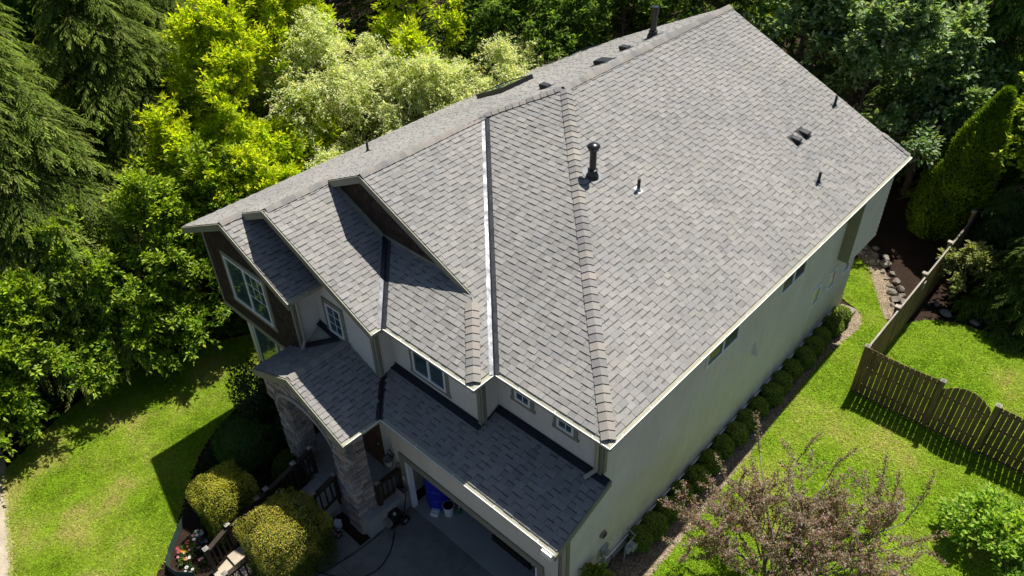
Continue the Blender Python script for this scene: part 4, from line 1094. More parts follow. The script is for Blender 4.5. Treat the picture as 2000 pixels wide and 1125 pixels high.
fern((-10.35, -3.95, -.93), .6, 22, FERN, 'bright fern at the far edge of the flower bed', 1)
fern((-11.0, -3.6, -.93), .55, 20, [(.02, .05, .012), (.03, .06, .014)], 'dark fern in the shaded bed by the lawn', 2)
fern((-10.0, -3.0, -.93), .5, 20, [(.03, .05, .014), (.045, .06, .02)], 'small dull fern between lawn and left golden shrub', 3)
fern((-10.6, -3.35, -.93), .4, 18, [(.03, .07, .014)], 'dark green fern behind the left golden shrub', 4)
# flowers
def flower_plant(c, r, pal, petals, label, seed, nf=8, group='flowering plants in the front bed', nleaf=110):
    rs = np.random.RandomState(seed); t = thing('flower_plant', c, label, 'flower', group); c = np.array(c, float)
    d = unit(rs.randn(nleaf, 3)); d[:, 2] = np.abs(d[:, 2]); P = c+d*r*rs.uniform(.35, 1, (nleaf, 1))*np.array((1, 1, .8))
    V, F, T = leaves(P, d+rs.randn(nleaf, 3)*.5, rs.randn(nleaf, 3)*.4+np.array((0, 0, 1)), .09*rs.uniform(.6, 1.3, nleaf), .04, tones(nleaf, pal, rs=rs))
    link('foliage', fast_mesh('foliage', V, F, M['leaf'], T), t)
    for i in range(nf):
        a = rs.uniform(0, 6.28); q = r*math.sqrt(rs.rand()); p = c+np.array((math.cos(a)*q, math.sin(a)*q, r*(.75+.25*rs.rand())))
        col = petals[rs.randint(len(petals))]; m = MB(); k = 6; s = rs.uniform(.028, .05)
        for j in range(k):
            b = 6.283*j/k; e = 6.283/k*.48
            m.add([p, p+np.array((math.cos(b-e)*s, math.sin(b-e)*s, .012)), p+np.array((math.cos(b)*s*1.25, math.sin(b)*s*1.25, .006)), p+np.array((math.cos(b+e)*s, math.sin(b+e)*s, .012))], [(0, 1, 2, 3)], col)
        m.obj('blossom', M['petal'], t, tone=True)
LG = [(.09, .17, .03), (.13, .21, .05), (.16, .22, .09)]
RED, PINK, ORG, WHT, TEAL, MAG, YEL = (.50, .10, .12), (.70, .32, .42), (.66, .28, .10), (.75, .75, .72), (.02, .3, .38), (.45, .02, .22), (.65, .42, .02)
fl = [((-9.15, -5.75), .2, [WHT, PINK, YEL], 'white and pink flowers at the near tip of the netted bed'), ((-9.4, -5.62), .19, [ORG, RED], 'orange and red flowers by the netting'),
      ((-9.28, -5.25), .2, [TEAL, PINK, MAG], 'teal and magenta flowers in the middle of the netted bed'), ((-9.55, -5.2), .18, [PINK, WHT], 'pink flowers against the netting'),
      ((-9.1, -4.85), .2, [MAG, RED], 'magenta flowers under bright leaves'), ((-9.75, -4.75), .17, [ORG, YEL, MAG], 'orange flowers at the shadow edge'),
      ((-9.95, -4.4), .17, [RED, ORG], 'red and orange flowers in the shade of the house'), ((-10.35, -4.55), .14, [WHT], 'single white flower clump at the lawn edge'),
      ((-8.75, -5.85), .17, [WHT], 'white flowers beside the front steps'), ((-9.0, -2.85), .17, [WHT], 'white flowers by the small round shrub'), ((-8.75, -5.4), .16, [PINK, WHT], 'pale pink flowers at the foot of the railing'),
      ((-6.75, -2.6), .1, [PINK], 'pink flower on bare soil beside the right stone column'), ((-7.1, -2.55), .1, [PINK], 'pink flower at the end of the short railing')]
for i, ((x, y), r, pt, lb) in enumerate(fl):
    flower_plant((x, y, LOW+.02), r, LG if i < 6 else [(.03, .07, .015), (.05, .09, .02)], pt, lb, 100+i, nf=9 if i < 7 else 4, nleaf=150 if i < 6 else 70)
# green netting round the flower bed
net = MB(); pts = [(-10.45, -5.0), (-10.1, -5.45), (-9.65, -5.95), (-9.25, -6.22), (-8.85, -6.15), (-8.5, -5.85)]
for a, b in zip(pts[:-1], pts[1:]):
    d = unit(np.array(b)-np.array(a)); nn = np.array((-d[1], d[0], 0))*.004
    net.prism([(*a, LOW-.02), (*b, LOW-.02), (*b, LOW+.26), (*a, LOW+.26)], nn)
NET = net.obj('garden_netting', M['net']); tag(NET, 'low green netting edging the flower bed beside the lawn', 'netting')
for a in pts: MB().tube([(a[0], a[1], LOW-.05), (a[0], a[1], LOW+.34)], .01, 5).obj('stake', M['bark'], NET)
# stepping edge stones at the foot of the bed
ers = np.random.RandomState(3)
def rock(name, x, y, z, s, seed, label, cat, group, mat='rock', parent=None):
    rs = np.random.RandomState(seed)
    import bmesh
    bm = bmesh.new(); bmesh.ops.create_icosphere(bm, subdivisions=2, radius=1)
    sc = np.array(s)*rs.uniform(.8, 1.2, 3); pl = [(unit(rs.randn(3)), rs.uniform(.55, .8)) for _ in range(7)]
    ang = rs.uniform(0, 6.28); ca, sa = math.cos(ang), math.sin(ang)
    for v in bm.verts:
        p = np.array(v.co)
        for nn, dd in pl:
            q = p@nn
            if q > dd: p = p-nn*(q-dd)
        p = p*(1+.05*noise.noise(tuple(p*2.5+seed)))*sc
        v.co = (p[0]*ca-p[1]*sa, p[0]*sa+p[1]*ca, p[2])
    me = bpy.data.meshes.new(name); bm.to_mesh(me); bm.free(); me.materials.append(M[mat])
    o = link(name, me, parent); o.location = (x, y, z)
    if label: tag(o, label, cat, group)
    return o
RK = [(-1.75, 18.45), (-1.4, 18.15), (-1.3, 17.75), (-.9, 17.9), (-.75, 17.45), (-.4, 17.6), (-.3, 17.15), (.0, 17.25), (-.05, 16.85), (.3, 16.9), (.22, 16.5), (.55, 16.55), (.4, 16.15), (.75, 16.2), (.62, 15.85), (.95, 15.85), (.7, 15.5), (1.0, 15.45), (-1.05, 18.35), (-.55, 18.0)]
for i, (x, y) in enumerate(RK):
    s = ers.uniform(.09, .21); front_ = i > 9
    rock('rock', x+.1, y, float(hgt(x, y))+s*.3, (s*1.3, s, s*.75), 300+i, 'pale angular rock at the sunlit end of the rockery by the gravel' if front_ else 'angular rock in the shaded rear part of the rockery', 'rock', 'rockery stones at the rear corner')
for i, (x, y) in enumerate([(2.9, 16.6), (2.3, 16.2), (3.5, 16.7), (4.2, 16.9), (3.2, 16.3), (5.0, 17.0), (1.9, 16.5)]):
    s = ers.uniform(.1, .2); rock('rock', x, y, float(hgt(x, y))+s*.3, (s*1.4, s, s*.7), 340+i, 'dark brown stone edging the bed behind the fence', 'rock', 'dark edging stones behind the fence', 'mortar')
# timber step at the rear corner of the wall
MB_ = MB().box(-.5, 14.0, -.1, .0, 14.3, .12); o = MB_.obj('timber_step', M['cap']); tag(o, 'weathered timber step at the rear end of the right wall', 'step')
MB().box(-.48, 14.02, .121, -.02, 14.28, .15).obj('tread', M['cap'], o)

# ------------------------------------------------------------------ things on the drive and in the garage
pw = thing('pressure_washer', (-6.0, -1.3, LOW), 'black wheeled machine with a grey handle panel beside the stone column', 'pressure washer')
bx, by, bz = -5.98, -1.25, LOW
for s in (-1, 1):
    w_ = MB().tube([(bx+s*.27, by+.12, bz+.15), (bx+s*.33, by+.12, bz+.15)], .15, 14).obj('wheel', M['rubber'], pw)
    MB().tube([(bx+s*.265, by+.12, bz+.15), (bx+s*.335, by+.12, bz+.15)], .06, 10).obj('hub', M['greymetal'], w_)
MB().box(bx-.26, by-.3, bz+.12, bx+.26, by+.22, bz+.17).obj('base_plate', M['blackmetal'], pw)
eng = MB().box(bx-.18, by-.2, bz+.17, bx+.18, by+.14, bz+.42).obj('engine', M['blackplastic'], pw)
MB().box(bx-.15, by-.18, bz+.42, bx+.1, by+.08, bz+.48).obj('fuel_tank', M['blackplastic'], eng); MB().lathe((bx+.12, by-.05, bz+.42), [(.05, 0), (.05, .06), (.02, .08)], 10).obj('fuel_cap', M['greymetal'], eng)
MB().box(bx-.12, by-.36, bz+.18, bx+.2, by-.21, bz+.36).obj('pump', M['orange_plastic'], pw)
MB().tube([(bx-.24, by+.1, bz+.16), (bx-.24, by+.3, bz+.85), (bx-.2, by+.34, bz+.98), (bx+.2, by+.34, bz+.98), (bx+.24, by+.3, bz+.85), (bx+.24, by+.1, bz+.16)], .018, 8).obj('handle', M['blackmetal'], pw)
MB().obox((bx, by+.325, bz+.8), (1, 0, 0), (0, .28, .96), (0, -.96, .28), .21, .13, .012).obj('handle_panel', M['orange_plastic'], pw)
MB().tube([(bx+.1*math.cos(a)-.33, by-.05+.02*a*.3, bz+.35+.13*math.sin(a)) for a in np.linspace(0, 14, 44)], .013, 6).obj('coiled_hose', M['rubber'], pw)
hs = [(-5.75, -1.55), (-5.6, -1.95), (-5.62, -2.35), (-5.85, -2.7), (-5.95, -3.0), (-6.35, -3.3), (-6.7, -3.3), (-6.9, -3.1)]
def spline(p, n=8):
    p = [np.array(q, float) for q in p]; out = []
    for i in range(len(p)-1):
        a, b, c, d = p[max(i-1, 0)], p[i], p[i+1], p[min(i+2, len(p)-1)]
        for k in range(n):
            t = k/n; out.append(.5*((2*b)+(-a+c)*t+(2*a-5*b+4*c-d)*t*t+(-a+3*b-3*c+d)*t**3))
    return out+[p[-1]]
tag(MB().tube([(q[0], q[1], LOW+.026) for q in spline([(-5.7, -1.5), (-5.3, -2.0), (-5.15, -2.6), (-5.4, -3.1), (-5.9, -3.45), (-6.4, -3.75), (-6.8, -4.4)])], .014, 6).obj('hose', M['rubber']), 'thin black hose curling over the shaded driveway', 'hose', 'hoses on the driveway')
tag(MB().tube([(q[0], q[1], LOW+.024) for q in spline([(-5.95, -1.7), (-5.95, -2.2), (-6.0, -2.8), (-6.12, -3.4), (-6.3, -4.2)])], .012, 6).obj('hose', M['rubber']), 'straighter black hose running along the edge of the driveway', 'hose', 'hoses on the driveway')
g0 = LOW+.022
br = thing('barrel', (-5.5, -.02, g0), 'tall blue plastic barrel just inside the garage door', 'barrel')
MB().lathe((-5.5, -.02, g0), [(.31, 0), (.34, .05), (.35, .4), (.335, .44), (.35, .48), (.35, .8), (.335, .84), (.35, .88), (.34, 1.2), (.31, 1.26), (.29, 1.245)], 24).obj('barrel_body', M['blue'], br, smooth=False)
MB().lathe((-5.42, -.09, g0+1.245), [(.04, 0), (.04, .03), (.01, .035)], 10).obj('bung', M['bucket'], br)
bk = thing('bucket', (-5.0, -.12, g0), 'white plastic bucket beside the blue barrel in the garage', 'bucket')
MB().lathe((-5.0, -.12, g0), [(.12, 0), (.15, .36), (.162, .365), (.162, .385), (.148, .385), (.142, .36), (.115, .02), (.005, .015)], 20).obj('bucket_body', M['bucket'], bk)
MB().tube([(-5.0+.16*math.cos(a), -.12-.05*math.sin(a), g0+.33-.12*math.sin(a)) for a in np.linspace(0, math.pi, 12)], .005, 5).obj('handle', M['greymetal'], bk)
b_ = thing('small_box', (-5.28, -.38, g0), 'small white box on the garage floor before the bucket', 'box')
MB().obox((-5.28, -.38, g0+.06), (.9, .44, 0), (-.44, .9, 0), (0, 0, 1), .11, .09, .06).obj('carton', M['bucket'], b_); MB().obox((-5.28, -.38, g0+.123), (.9, .44, 0), (-.44, .9, 0), (0, 0, 1), .112, .02, .002).obj('flap', M['white'], b_)
bt = thing('bottle', (-4.8, .08, g0), 'green plastic bottle standing right of the white bucket', 'bottle')
MB().lathe((-4.8, .08, g0), [(.05, 0), (.055, .03), (.055, .18), (.02, .24), (.02, .27)], 12).obj('bottle_body', M['green_plastic'], bt); MB().lathe((-4.8, .08, g0+.27), [(.024, 0), (.024, .03)], 10).obj('cap', M['bucket'], bt)
jg = thing('jug', (-6.98, -2.42, LOW), 'pale plastic jug on the soil left of the right stone column', 'jug')
MB().obox((-6.98, -2.42, LOW+.13), (.8, .6, 0), (-.6, .8, 0), (0, 0, 1), .09, .06, .13).obj('jug_body', M['bucket'], jg); MB().tube([(-7.02, -2.45, LOW+.25), (-7.0, -2.43, LOW+.33), (-6.93, -2.39, LOW+.33), (-6.92, -2.38, LOW+.25)], .014, 6).obj('handle', M['bucket'], jg)
# car parked in the garage, nose to the door
def car():
    x0, yb = -2.75, .02
    t = thing('car', (x0, yb+2.1, g0), 'pale car parked inside the garage with only its nose in view', 'car'); z = g0
    prof = [(0, .32), (.02, .55), (.14, .70), (.5, .78), (1.15, .88), (1.75, 1.35), (3.1, 1.38), (3.9, 1.0), (4.25, .95), (4.35, .6), (4.3, .3)]
    m = MB()
    for k, (hw, ins) in enumerate(((.86, 0),)):
        pass
    vs = []; n = len(prof)
    ws = [.62, .8, .84, .86, .86, .68, .66, .8, .84, .84, .8]
    for s in (-1, 1):
        for (yy, zz), w_ in zip(prof, ws): vs.append((x0+s*w_, yb+yy, z+zz))
    fs = [(i, i+1, i+1+n, i+n) for i in range(n-1)]+[tuple(range(n-1, -1, -1)), tuple(range(n, 2*n)), (n-1, 0, n, 2*n-1)]
    b = obj('body', vs, fs, M['carpaint'], t)
    MB().prism([(x0-.7, yb+1.16, z+.885), (x0+.7, yb+1.16, z+.885), (x0+.6, yb+1.72, z+1.33), (x0-.6, yb+1.72, z+1.33)], (0, -.01, .012)).obj('windscreen', M['glass'], t)
    MB().box(x0-.66, yb-.06, z+.25, x0+.66, yb+.03, z+.5).obj('bumper', M['rubber'], t); MB().box(x0-.3, yb-.005, z+.52, x0+.3, yb+.06, z+.62).obj('grille', M['blackplastic'], t)
    for s in (-1, 1):
        MB().box(x0+s*.62-.13, yb+.02, z+.54, x0+s*.62+.13, yb+.12, z+.68).obj('headlight', M['lampglass'], t)
        for yy in (.85, 3.45):
            w_ = MB().tube([(x0+s*.7, yb+yy, z+.32), (x0+s*.89, yb+yy, z+.32)], .32, 18).obj('wheel', M['rubber'], t); MB().tube([(x0+s*.89, yb+yy, z+.32), (x0+s*.9, yb+yy, z+.32)], .2, 12).obj('rim', M['greymetal'], w_)
        MB().box(x0+s*.95-.08, yb+1.3, z+.92, x0+s*.95+.08, yb+1.42, z+1.04).obj('mirror', M['carpaint'], t)
car()
# gas meter at the wall
gm = thing('gas_meter', (-.2, 1.53, 0), 'grey gas meter on a pipe beside the first boxwood of the row', 'gas meter')
MB().tube([(-.25, 1.4, -.1), (-.25, 1.4, .55), (-.25, 1.48, .62), (-.25, 1.62, .62)], .02, 6).obj('riser', M['greymetal'], gm)
mb_ = MB().tube([(-.3, 1.62, .42), (-.12, 1.62, .42)], .12, 12).obj('meter_body', M['greymetal'], gm); MB().tube([(-.12, 1.62, .44), (-.1, 1.62, .44)], .06, 10).obj('dial', M['lampglass'], mb_)
MB().tube([(-.22, 1.42, .5), (-.14, 1.42, .5)], .09, 12).obj('regulator', M['greymetal'], gm); MB().tube([(-.25, 1.62, .62), (-.25, 1.8, .62), (XW, 1.8, .7)], .018, 6).obj('outlet_pipe', M['greymetal'], gm)
# ------------------------------------------------------------------ trees
def rot_to(v, rs): return v
def clumps_tree(name, base, h, crown_c, crown_r, ncl, nleaf, leaf, pal, label, cat, group, seed, mat='leaf', clump_r=(.35, .7), upbias=.5, droop=.2, pal2=None, ncol=.0, shell=.55, flat=.75, trunk_r=.14, top_frac=None, lim=60, cone=.45, dome=.5, ntw=8, arch=.15, tw=.06, outer=.75):
    """trunk + limbs reaching to every clump; leaves spread through clumps in the crown's volume"""
    rs = np.random.RandomState(seed); base = np.array(base, float); cc = np.array(crown_c, float); cr = np.array(crown_r, float)
    t = thing(name, base, label, cat, group)
    d = unit(rs.randn(ncl*3, 3)); d[:, 2] = np.where(d[:, 2] < -.5, -d[:, 2], d[:, 2])
    bump_ = np.array([noise.noise((v[0]*1.9+seed*3.1, v[1]*1.9, v[2]*1.9)) for v in d])
    r = (shell+(1-shell)*rs.rand(len(d))**.6)*(1+.42*bump_)
    keep = np.argsort(-(bump_+.5*rs.rand(len(d))))[:ncl]
    hs = np.stack([1-cone*d[:, 2]]*2+[np.ones(len(d))], -1)
    C = (cc+d*cr*r[:, None]*hs)[keep]; dC = d[keep]
    R = rs.uniform(clump_r[0], clump_r[1], len(C))
    C[:, 2] = np.maximum(C[:, 2], base[2]+.3)
    n = nleaf; ci = rs.choice(len(C), n, p=R**2/np.sum(R**2))
    o = rs.randn(n, 3); o = unit(o)*(rs.rand(n, 1)**.45); up_ = rs.rand(n) < dome; o[up_, 2] = np.abs(o[up_, 2])
    TD = rs.randn(len(C), ntw, 3)*.75+dC[:, None, :]*.75; TD[:, :, 2] += .25; TD = unit(TD)*rs.uniform(.6, 1.5, (len(C), ntw, 1))
    ti = rs.randint(0, ntw, n); f_ = rs.rand(n)**outer; td = TD[ci, ti]
    P = C[ci]-dC[ci]*R[ci][:, None]*.3+td*(R[ci]*1.35*f_)[:, None]+o*(tw+.05*R[ci])[:, None]+np.stack([np.zeros(n), np.zeros(n), -arch*R[ci]*1.6*f_**2], -1)
    A = unit(td*.55+o*.75+rs.randn(n, 3)*.35+np.array((0, 0, -droop)))
    Nn = unit(np.array((0, 0, upbias+.55))+o*.45+dC[ci]*.25+rs.randn(n, 3)*.36)
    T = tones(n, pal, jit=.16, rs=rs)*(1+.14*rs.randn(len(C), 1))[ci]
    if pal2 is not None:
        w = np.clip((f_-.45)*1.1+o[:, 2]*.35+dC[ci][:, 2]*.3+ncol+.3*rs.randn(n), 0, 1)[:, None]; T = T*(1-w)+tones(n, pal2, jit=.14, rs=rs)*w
    V, F, TT = leaves(P, A, Nn, leaf[0]*rs.uniform(.65, 1.35, n), leaf[1]*rs.uniform(.7, 1.3, n), np.clip(T, .003, .9))
    link('crown', fast_mesh('crown', V, F, M[mat], TT), t)
    m = MB(); tip = cc+np.array((0, 0, cr[2]*.5))
    mid = (base+tip)/2+rs.randn(3)*np.array((.15, .15, 0))
    m.tube([base-np.array((0, 0, .3)), base+(mid-base)*.5, mid, (mid+tip)/2, tip], [trunk_r*1.25, trunk_r, trunk_r*.75, trunk_r*.5, trunk_r*.2], 8)
    for k in rs.choice(len(C), min(lim, len(C)), replace=False):
        f = np.clip((C[k][2]-base[2]-.25*np.linalg.norm(C[k][:2]-base[:2]))/max(.5, tip[2]-base[2]), .12, .95)
        s = base+(tip-base)*f; q = (s+C[k])/2+np.array((0, 0, .12*np.linalg.norm(C[k]-s)))
        m.tube([s, q, C[k]], [trunk_r*.32, trunk_r*.2, .012], 5, cap=False)
    m.obj('trunk', M['bark'], t, smooth=True)
    return t
def conifer(name, base, h, r, label, group, seed, pal, tippal, nb=300, lowest=.06, droop=.55, spray=(.19, .043), lean=(0, 0)):
    """drooping feathery boughs off a straight trunk"""
    rs = np.random.RandomState(seed); base = np.array(base, float); t = thing(name, base, label, 'tree', group)
    P, A, Nn, L, Wd, T = [], [], [], [], [], []; m = MB()
    top = base+np.array((lean[0], lean[1], h))
    m.tube([base-np.array((0, 0, .3)), base+(top-base)*.5, top], [.28, .17, .02], 8)
    pal = np.array(pal); tippal = np.array(tippal)
    for i in range(nb):
        f = lowest+(1-lowest)*((i+rs.rand())/nb)**1.0; s = base+(top-base)*f
        a = i*2.399+rs.uniform(-.5, .5); lr = (r*(1-f)**.75+.25)*rs.uniform(.65, 1.12)
        d = np.array((math.cos(a), math.sin(a), 0)); side = np.array((-d[1], d[0], 0))
        path = lambda q: s+d*lr*q+np.array((0, 0, lr*(.22*q-droop*q**1.9)))
        m.tube([path(0), path(.5), path(.97)], [.03+.01*lr, .018, .005], 4, cap=False)
        nt = int(6+lr*6.0)
        tone_b = rs.uniform(.75, 1.25)
        for j in range(nt):
            q = .22+.78*(j+rs.rand())/nt; p = path(q); sg = 1 if j % 2 else -1
            tl = lr*.36*(1.15-q*.75)*rs.uniform(.6, 1.2)+.12
            td = unit(side*sg*rs.uniform(.6, 1.1)+d*.75+np.array((0, 0, -.15-.35*rs.rand())))
            if j >= nt-2: td = unit(d+np.array((0, 0, -.55))+side*rs.randn()*.2); tl *= .8
            m_ = int(6+tl*20)
            e = (np.arange(m_)+.6)/m_
            pp = p+td*tl*e[:, None]+np.array((0, 0, -1))*(tl*.42*e**2)[:, None]
            sgn = np.where(np.arange(m_) % 2 == 0, 1, -1)[:, None]
            perp = unit(np.cross(td, (0, 0, 1)))
            ax = unit(td*.75+perp*sgn*.6+np.array((0, 0, -.55))+rs.randn(m_, 3)*.18)
            P.append(pp); A.append(ax); Nn.append(unit(np.array((0, 0, 1.3))+d*.3+rs.randn(m_, 3)*.25))
            L.append(spray[0]*rs.uniform(.6, 1.25, m_)*(1-.25*e)); Wd.append(spray[1]*rs.uniform(.7, 1.3, m_))
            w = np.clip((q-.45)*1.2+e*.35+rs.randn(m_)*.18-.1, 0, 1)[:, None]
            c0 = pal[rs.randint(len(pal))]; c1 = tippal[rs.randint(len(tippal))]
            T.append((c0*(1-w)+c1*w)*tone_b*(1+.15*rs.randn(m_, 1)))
    P, A, Nn, L, Wd, T = map(np.concatenate, (P, A, Nn, L, Wd, T))
    V, F, TT = leaves(P, A, Nn, L, Wd, np.clip(T, .003, .8), fold=.15)
    link('crown', fast_mesh('crown', V, F, M['needle'], TT), t); m.obj('trunk', M['bark'], t, smooth=True)
    return t
g = lambda x, y: (x, y, float(hgt(x, y)))
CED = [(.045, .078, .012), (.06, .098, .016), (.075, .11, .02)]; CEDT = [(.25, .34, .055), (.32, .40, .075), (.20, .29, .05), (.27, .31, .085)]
GC = 'tall dark conifers at the left'
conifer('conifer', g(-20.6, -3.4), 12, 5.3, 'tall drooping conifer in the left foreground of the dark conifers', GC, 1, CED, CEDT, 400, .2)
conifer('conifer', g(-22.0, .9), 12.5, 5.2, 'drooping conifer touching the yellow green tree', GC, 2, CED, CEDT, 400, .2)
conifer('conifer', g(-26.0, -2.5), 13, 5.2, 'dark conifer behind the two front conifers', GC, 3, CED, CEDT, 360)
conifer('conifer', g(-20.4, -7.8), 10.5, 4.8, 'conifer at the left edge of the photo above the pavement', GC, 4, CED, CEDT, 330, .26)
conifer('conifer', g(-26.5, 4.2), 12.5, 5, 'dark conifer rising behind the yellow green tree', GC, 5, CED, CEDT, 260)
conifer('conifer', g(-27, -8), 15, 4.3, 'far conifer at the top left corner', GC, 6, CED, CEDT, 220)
LAU = [(.10, .19, .014), (.13, .225, .018), (.08, .16, .014)]; LAUT = [(.30, .42, .024), (.38, .48, .03)]
GL = 'broadleaf shrubs edging the left lawn'
for i, (x, y, h, rr, lb) in enumerate([(-17.7, -7.9, 3.6, 1.6, 'bushy laurel at the left end of the lawn edge'), (-18.1, -5.6, 4.3, 1.8, 'laurel mound second from the left along the lawn edge'), (-18.4, -3.4, 5.0, 1.9, 'tall laurel in the middle of the lawn edge'),
                                     (-17.7, -1.2, 5.4, 1.9, 'laurel under the drooping conifer near the lawn'), (-17.1, .9, 5.6, 1.8, 'dark laurel nearest the house bay'), (-17.0, 2.9, 3.4, 1.6, 'shaded laurel below the yellow green tree beside the house'), (-16.4, -9.6, 2.6, 1.2, 'pale flowered shrub at the far left edge')]):
    pal = LAU if i < 6 else [(.13, .17, .07), (.18, .2, .11)]
    b = g(x, y); clumps_tree('laurel', b, h, (x+.35, y, b[2]+h*.52), (rr*1.12, rr*1.15, h*.6), 130, 17000, (.155, .07), pal, lb, 'shrub', GL, 20+i, 'gloss', (.24, .5), .55, .15, LAUT, .12, .5, .8, .07)
# low ivy ground cover
def ivy(name, pts, n, pal, label, seed, z=.18):
    rs = np.random.RandomState(seed); xs, ys = [p[0] for p in pts], [p[1] for p in pts]
    x = rs.uniform(min(xs), max(xs), n*4); y = rs.uniform(min(ys), max(ys), n*4); k = inpoly(x, y, pts); x, y = x[k][:n], y[k][:n]; n = len(x)
    hh = np.array([noise.noise((a*1.3, b*1.3, seed)) for a, b in zip(x, y)])
    P = np.stack([x, y, hgt(x, y)+z*(.7+hh)*rs.uniform(.5, 1, n)+.02], -1)
    V, F, T = leaves(P, np.concatenate([rs.randn(n, 2), rs.randn(n, 1)*.3+.1], 1), rs.randn(n, 3)*.35+np.array((0, 0, 1)), .12*rs.uniform(.6, 1.3, n), .09, tones(n, pal, rs=rs))
    tag(link(name, fast_mesh(name, V, F, M['leaf'], T)), label, 'ground cover', kind='stuff')
ivy('ivy', smooth_poly([(-17.6, -1.2), (-16.6, -.7), (-15.5, 1.0), (-14.3, 1.4), (-14.0, 3.5), (-15.5, 4), (-17, 2)]), 9000, [(.14, .26, .015), (.18, .30, .02), (.10, .21, .014)], 'bright leafy ground cover at the lawn corner by the house', 5)
ivy('ground_cover', smooth_poly([(-18.2, -6.5), (-17.2, -6.2), (-17.7, -3.7), (-17.0, -1.6), (-18.2, -1.0), (-19, -4)]), 7000, LAU, 'dark low ground cover under the laurels along the lawn', 6)
ivy('ground_cover', [(-12.7, -.75), (-12.9, -2.0), (-11.6, -4.2), (-10.6, -4.9), (-9.0, -4.6), (-9.0, -2), (-9.6, -.8)], 3500, [(.02, .045, .01), (.03, .06, .012)], 'sparse low plants on the shaded front bed soil', 7, .1)
# yellow green trees
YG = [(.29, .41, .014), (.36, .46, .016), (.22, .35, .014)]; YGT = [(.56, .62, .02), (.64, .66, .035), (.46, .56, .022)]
GY_ = 'bright yellow green broadleaf trees'
def yg(x, y, h, zc, rx, rz, lb, seed, ncl=170, n=24000): 
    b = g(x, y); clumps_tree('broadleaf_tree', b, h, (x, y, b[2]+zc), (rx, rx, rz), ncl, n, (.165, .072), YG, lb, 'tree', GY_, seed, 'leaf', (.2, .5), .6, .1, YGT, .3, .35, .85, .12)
yg(-19.0, 3.6, 9.5, 6.4, 2.3, 3.6, 'tall yellow green tree right of the drooping conifers', 31, 230, 34000)
yg(-16.7, 2.3, 6.4, 4.0, 1.9, 2.4, 'lower yellow green tree behind the front gable', 32)
yg(-18.9, 1.2, 7.6, 4.7, 1.7, 2.7, 'yellow green tree pushing between the drooping conifers', 37)
yg(-20.3, 6.8, 10.5, 8.2, 1.9, 2.4, 'yellow green tree top at the upper edge between conifer and cream shrub', 33)
yg(-17.6, 5.3, 7.4, 5.6, .75, 1.7, 'narrow yellow green shoot standing up through the cream flowered shrub', 34, 34, 5000)
yg(-18.3, 11.6, 9.8, 8.0, 1.5, 1.9, 'yellow green tree behind the cream flowered shrubs', 35, 60, 9000)
yg(-16.2, 9.4, 8.2, 7.1, .8, 1.1, 'small yellow green spray above the right cream flowered shrub', 36, 26, 3500)
# cream flowered shrub trees
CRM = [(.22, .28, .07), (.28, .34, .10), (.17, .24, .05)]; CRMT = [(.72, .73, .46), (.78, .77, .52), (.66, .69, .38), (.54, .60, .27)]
def crm(x, y, h, zc, rx, rz, lb, seed, n=34000):
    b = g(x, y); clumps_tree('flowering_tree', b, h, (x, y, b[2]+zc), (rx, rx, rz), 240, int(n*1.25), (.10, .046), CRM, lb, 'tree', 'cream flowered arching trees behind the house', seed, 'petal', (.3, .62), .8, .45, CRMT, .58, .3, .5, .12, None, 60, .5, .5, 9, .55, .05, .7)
crm(-18.4, 6.6, 8.8, 6.0, 2.9, 2.8, 'cream flowered tree farthest left at the top of the photo', 41)
crm(-16.2, 5.0, 5.4, 3.3, 2.0, 2.1, 'low drooping cream flowered shrub nearest the front gables', 42, 26000)
crm(-15.5, 8.3, 7.6, 5.2, 3.0, 2.4, 'broad cream flowered tree behind the skylight slope', 43, 38000)
crm(-13.7, 11.6, 7.8, 5.8, 3.1, 2.1, 'cream flowered tree at the right end of the cream group', 44, 30000)
crm(-17.2, 9.8, 8.2, 5.8, 2.8, 2.5, 'cream flowered tree at the back of the cream group', 45, 28000)
# dark trees beyond the ridge
DG = [(.06, .11, .02), (.08, .14, .025), (.045, .09, .018)]; DGT = [(.18, .28, .045), (.23, .33, .065)]
GD = 'dark trees beyond the roof ridge'
def dk(x, y, h, zc, rx, rz, lb, seed, leaf=(.18, .09), pal=DG, palt=DGT, n=18000, mat='leaf', droop=.35):
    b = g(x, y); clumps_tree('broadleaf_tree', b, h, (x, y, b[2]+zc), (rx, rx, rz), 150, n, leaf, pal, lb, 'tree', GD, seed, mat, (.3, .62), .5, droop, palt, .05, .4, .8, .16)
dk(-14.8, 14.2, 10, 6.2, 2.5, 3.8, 'dark green tree just right of the cream flowered trees', 51)
dk(-12.4, 17.4, 11, 6.6, 2.7, 4.2, 'dark tree behind the small roof vents', 52)
dk(-19.8, 17.4, 9, 5.4, 2.4, 3.2, 'dark tree filling the gap behind the right cream flowered tree', 59)
dk(-16.9, 13.4, 8, 4.6, 2.0, 2.8, 'low dark tree between the cream flowered trees and the wood', 60)
dk(-17.5, 15.5, 11, 7.0, 2.8, 4.0, 'dark tree at the top edge behind the cream flowered trees', 53)
dk(-9.6, 20.2, 11, 6.5, 2.8, 4.2, 'dark tree beside the tall far flue', 54)
dk(-14, 21, 12, 7.2, 3, 4.6, 'dark tree deep in the wood left of the far flue', 55)
conifer('conifer', g(-21.5, 12.5), 14, 3.4, 'dark conifer far behind the cream flowered trees', 'conifers of the rear wood', 56, CED, [(.05, .085, .022)], 220)
conifer('conifer', g(-23.5, 8.0), 14, 3.4, 'dark conifer in the gap behind the yellow green shoots', 'conifers of the rear wood', 57, CED, [(.05, .085, .022)], 220)
conifer('conifer', g(-16.5, 24.5), 15, 3.8, 'dark conifer deepest in the wood', 'conifers of the rear wood', 58, CED, [(.05, .085, .022)], 200)
